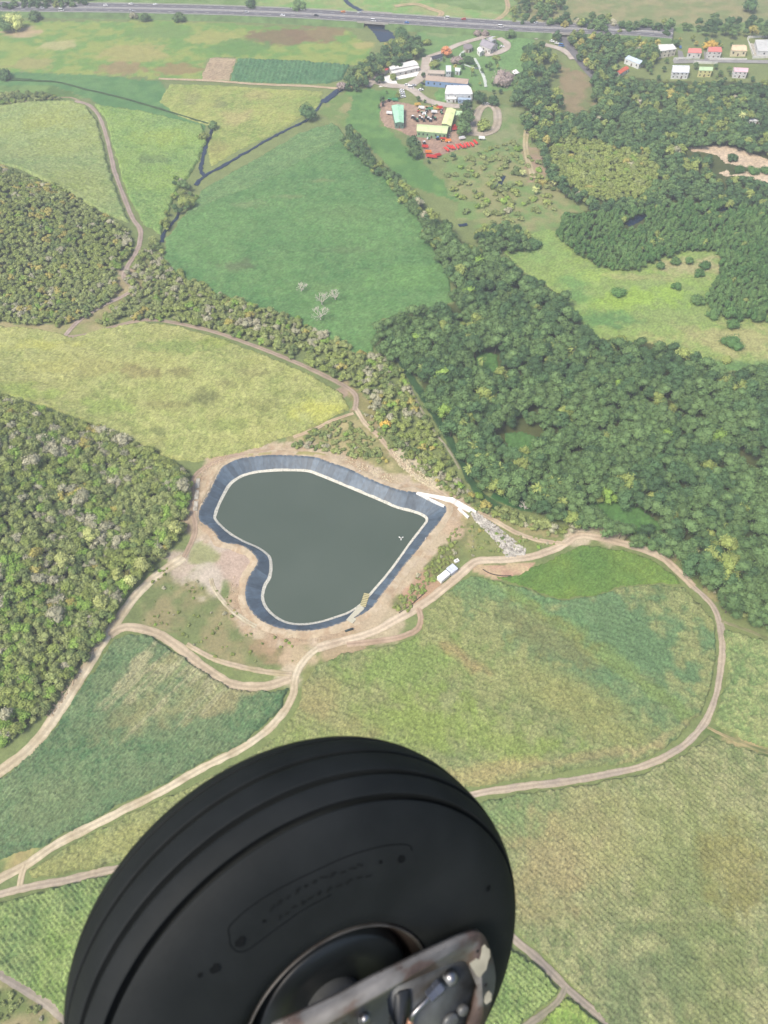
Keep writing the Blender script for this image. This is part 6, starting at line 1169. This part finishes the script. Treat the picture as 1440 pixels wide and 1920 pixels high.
# maker's lettering worn beyond reading: shallow dashes in two rows
def strokes(path, h, n, seed):
    r = random.Random(seed); V = []; Fc = []; pts = smooth(path, 8)
    for k in range(n):
        t = (k+.5)/n*(len(pts)-1); i = int(t); a = pts[i]; b_ = pts[min(i+1, len(pts)-1)]; c = a+(b_-a)*(t-i); d = (pts[min(i+2, len(pts)-1)]-pts[max(i-1, 0)]); d = d/np.linalg.norm(d); nn = np.array([-d[1], d[0]]); L_ = np.linalg.norm(pts[-1]-pts[0])/n
        segs = [(r.uniform(-.45, -.2), r.uniform(-.4, .4), r.uniform(.2, .45), r.uniform(-.4, .4))] + ([(0, -.4, r.uniform(-.2, .2), .3)] if r.random() < .4 else [])
        for x0, y0, x1, y1 in segs:
            A_ = c+d*x0*L_+nn*y0*h; B_ = c+d*x1*L_+nn*y1*h; ln = B_-A_; w_ = np.array([-ln[1], ln[0]]); w_ = w_/max(np.linalg.norm(w_), 1e-6)*1.6; base = len(V)
            for q_ in (A_-w_, A_+w_, B_+w_, B_-w_):
                p = cam2loc(q_[0], q_[1]); rr_ = math.hypot(p.x, p.y); V.append(Vector((p.x, p.y, prof_s(rr_)+.0008)))
            Fc.append((base, base+1, base+2, base+3))
    o = mesh('worn_lettering', V, Fc, mat('worn_lettering_rubber', (.0062, .0074, .008), .8, .1, spec=.1), wheel); o['kind'] = 'stuff'
strokes([(505,1705),(560,1668),(620,1640),(680,1620)], 9, 11, 1); strokes([(520,1722),(570,1690),(630,1660),(695,1638)], 9, 11, 2)
# rim and hub
M_RIMD = mat('dark_wheel_paint', (.01, .0125, .014), .4, .2, 20, spec=.4); M_EDGE = mat('worn_rim_edge', (.06, .057, .053), .45, .35, 40, metal=.3, dirt=(.025, .02, .018), dscale=30); M_BROWN = mat('brown_grime', (.018, .013, .011), .6, .3, 30)
lathe('rim_flange', [(.0625, .0925), (.0688, .0925), (.0705, .0917), (.0704, .0908), (.0685, .0902), (.0675, .0886)], M_EDGE, wheel, 160)
lathe('rim_well', [(.0675, .0886), (.060, .086), (.052, .0835), (.046, .080), (.044, .076)], M_BROWN, wheel, 160)
lathe('brake_drum', [(.040, .0785), (.058, .0745), (.0605, .072), (.0605, .056), (.058, .050), (.054, .030), (.050, .0005)], M_RIMD, wheel, 160)
# bracket: worn metal plate bolted over the axle, nearer to the viewer
def onplane(px, py, zl):
    o = WM.inverted() @ cam.location; dx, dy, dz = ray(px, py); d = WM.to_3x3().inverted() @ Vector((float(dx), float(dy), float(dz))); return o+d*((zl-o.z)/d.z)
br = bpy.data.objects.new('axle_bracket', None); COL.objects.link(br); br.matrix_world = WM; tag(br, 'worn rusty metal axle bracket with brake fitting in front of the tyre', 'bracket'); br.empty_display_size = .05
def mplate():
    m, N, L, b = newmat('worn_bracket_metal'); tc = N.new('ShaderNodeTexCoord')
    n = N.new('ShaderNodeTexNoise'); n.inputs['Scale'].default_value = 22; n.inputs['Detail'].default_value = 8; L.new(tc.outputs['Object'], n.inputs['Vector'])
    cr = N.new('ShaderNodeValToRGB'); L.new(n.outputs['Fac'], cr.inputs[0]); e = cr.color_ramp.elements
    e[0].position = .3; e[0].color = (.03, .02, .017, 1); e[1].position = .44; e[1].color = (.085, .06, .05, 1)
    x = e.new(.5); x.color = (.11, .105, .1, 1); x = e.new(.66); x.color = (.17, .165, .16, 1)
    n2 = N.new('ShaderNodeTexNoise'); n2.inputs['Scale'].default_value = 55; n2.inputs['Detail'].default_value = 6; L.new(tc.outputs['Object'], n2.inputs['Vector'])
    r2 = N.new('ShaderNodeValToRGB'); r2.color_ramp.elements[0].position = .62; r2.color_ramp.elements[1].position = .67; L.new(n2.outputs['Fac'], r2.inputs[0])
    mx = N.new('ShaderNodeMixRGB'); L.new(r2.outputs[0], mx.inputs[0]); L.new(cr.outputs[0], mx.inputs[1]); mx.inputs[2].default_value = (.035, .028, .024, 1)
    L.new(mx.outputs[0], b.inputs['Base Color']); b.inputs['Metallic'].default_value = .25; b.inputs['Roughness'].default_value = .5
    bp = N.new('ShaderNodeBump'); bp.inputs['Strength'].default_value = .4; bp.inputs['Distance'].default_value = .0015; L.new(n2.outputs['Fac'], bp.inputs['Height']); L.new(bp.outputs[0], b.inputs['Normal'])
    return m
M_PL = mplate(); M_GREY = mat('grey_cast_metal', (.1, .105, .108), .45, .35, 25, metal=.3, dirt=(.06, .058, .055), dscale=28); M_CHIP = mat('chipped_cream_paint', (.3, .28, .22), .6, .15, 60); M_STEEL = mat('polished_steel', (.25, .25, .26), .4, .08, 40, metal=1.0); M_BLUEF = mat('blue_grey_fitting', (.075, .085, .11), .3, .15, 40, metal=.5); M_COPPER = mat('copper_pipe', (.35, .2, .14), .4, .15, 40, metal=.5)
PZ = .098
def plate(name, pts, z1, z0, m, bev=.0022, hole=None):
    bm = bmesh.new(); P_ = [onplane(a, b_, z1) for a, b_ in pts]
    f = bm.faces.new([bm.verts.new((p.x, p.y, z1)) for p in P_]); bm.normal_update()
    if f.normal.z < 0: bmesh.ops.reverse_faces(bm, faces=[f])
    r = bmesh.ops.extrude_face_region(bm, geom=[f]); vs = [g for g in r['geom'] if isinstance(g, bmesh.types.BMVert)]
    for v in vs: v.co.z = z0
    bmesh.ops.recalc_face_normals(bm, faces=bm.faces)
    top = [e for e in bm.edges if all(abs(v.co.z-z1) < 1e-6 for v in e.verts)]
    if bev: bmesh.ops.bevel(bm, geom=top, offset=bev, segments=3, affect='EDGES')
    me = bpy.data.meshes.new(name); bm.to_mesh(me); bm.free(); me.polygons.foreach_set('use_smooth', [True]*len(me.polygons))
    o = link(name, me, m, br); return o
outer = [(515,1929),(560,1908),(640,1871),(700,1839),(751,1814),(807,1787),(862,1762),(889,1752),(902,1751),(912,1760),(922,1786),(929,1815),(931,1835),(929,1856),(922,1884),(911,1922),(905,1990)]
inner_ = [(872,1990),(880,1930),(893,1880),(899,1855),(893,1841),(882,1815),(875,1805),(866,1803),(851,1807),(796,1829),(747,1851),(733,1861),(727,1876),(730,1900),(741,1925),(748,1990),(490,1990)]
def densify(p, n=4): return [tuple(a) for a in smooth(p, n)]
frame_ = plate('plate', outer+inner_, PZ, PZ-.0065, M_PL, .0012)
plate('recess_floor', [(722,1850),(800,1822),(870,1798),(905,1850),(890,1990),(740,1990)], PZ-.0075, PZ-.012, M_GREY, 0)
plate('side_rib', [(742,1872),(752,1862),(770,1858),(772,1880),(762,1990),(738,1990)], PZ-.0045, PZ-.009, mat('blackened_metal', (.02, .022, .025), .4, .2, 30), .001)
for pl in ([(880,1807),(890,1800),(893,1797),(899,1800),(902,1790),(904,1776),(909,1771),(913,1777),(918,1780),(919,1795),(916,1800),(912,1818),(905,1826),(900,1834),(893,1829),(889,1822)], [(913,1862),(917,1858),(922,1864),(921,1876),(912,1884),(908,1880),(909,1870)]):
    P_ = [onplane(a, b_, PZ+.00035) for a, b_ in pl]; o = mesh('paint_patch', P_+[Vector((p.x, p.y, PZ-.0001)) for p in P_], [tuple(range(len(P_)))]+[(i, (i+1) % len(P_), (i+1) % len(P_)+len(P_), i+len(P_)) for i in range(len(P_))], M_CHIP, br); fixn(o)
def knob(name, px, py, z0, z1, r, m, seg=20, bev=.3):
    p = onplane(px, py, (z0+z1)/2); return tube(name, [(p.x, p.y, z0), (p.x, p.y, z1-(z1-z0)*bev), (p.x, p.y, z1)], [r, r, r*.72], m, br, seg)
M_HOLE = mat('hole_shadow_paint', (.008, .008, .008), .7)  # near-black colour paints the shade inside the bolt holes on solid discs
knob('painted_bolt_hole', 895, 1783, PZ-.001, PZ+.0004, .0019, M_HOLE); knob('painted_bolt_hole', 910, 1847, PZ-.001, PZ+.0004, .0024, M_HOLE)
knob('bolt_head', 684, 1909, PZ-.001, PZ+.006, .0044, M_STEEL, 6); knob('washer', 684, 1909, PZ-.001, PZ+.001, .0062, M_GREY, 24)
# brake line: elbow, hex nut and pipe
zb = PZ+.002
def op(a, b_, z=zb): return onplane(a, b_, z)
tube('elbow', [op(846, 1832, PZ-.009), op(845, 1832, PZ-.002), op(843, 1834), op(836, 1841)], [.0075, .0068, .006, .005], M_GREY, br, 16)
bm = bmesh.new(); bmesh.ops.create_uvsphere(bm, u_segments=24, v_segments=14, radius=.0062); me = bpy.data.meshes.new('elbow_cap'); bm.to_mesh(me); bm.free(); me.polygons.foreach_set('use_smooth', [True]*len(me.polygons))
o = link('elbow_cap', me, M_STEEL, br); o.location = op(844, 1832, PZ+.001)
a_, b_ = op(829, 1845), op(803, 1871)
o = tube('hex_nut', [a_, a_.lerp(b_, .08), a_.lerp(b_, .45), a_.lerp(b_, .5), a_.lerp(b_, .92), b_], [.0052, .0066, .0066, .0058, .006, .0046], M_BLUEF, br, 6); o.data.polygons.foreach_set('use_smooth', [False]*len(o.data.polygons))
pp = smooth([tuple(op(804,1870)), tuple(op(795,1880,PZ+.003)), tuple(op(782,1893,PZ+.003)), tuple(op(773,1904)), tuple(op(770,1915,PZ-.001))], 5)
tube('brake_pipe', pp, .0023, M_STEEL, br, 12)
pp = smooth([tuple(op(770,1912,PZ-.0005)), tuple(op(765,1930,PZ-.002)), tuple(op(760,1960,PZ-.003))], 5)
tube('sleeved_pipe', pp, .0029, M_COPPER, br, 12)
knob('stud', 868, 1893, PZ-.009, PZ-.002, .006, M_GREY, 16); knob('stud', 845, 1915, PZ-.009, PZ-.003, .009, M_GREY, 20)
# the axle stub that carries the bracket
o = tube('axle', [(0, 0, .02), (0, 0, PZ-.013)], .028, M_GREY, br, 32)
# ------------------------------------------------------------------ air
if HAZE:
    m = bpy.data.materials.new('thin_haze'); m.use_nodes = True; m.node_tree.nodes.clear()
    ou = m.node_tree.nodes.new('ShaderNodeOutputMaterial'); pv = m.node_tree.nodes.new('ShaderNodeVolumePrincipled'); pv.inputs['Density'].default_value = HAZE
    pv.inputs['Color'].default_value = (.9, .94, 1, 1); pv.inputs['Anisotropy'].default_value = .2
    m.node_tree.links.new(pv.outputs[0], ou.inputs['Volume'])
    V = []; Fc = []; boxg(-6100, 6100, -3100, 6600, -8.5, 312, V, Fc); o = mesh('haze', V, Fc, m); tag(o, 'thin pale haze in the air over the valley', kind='stuff')
print('COUNTS', COUNTS)
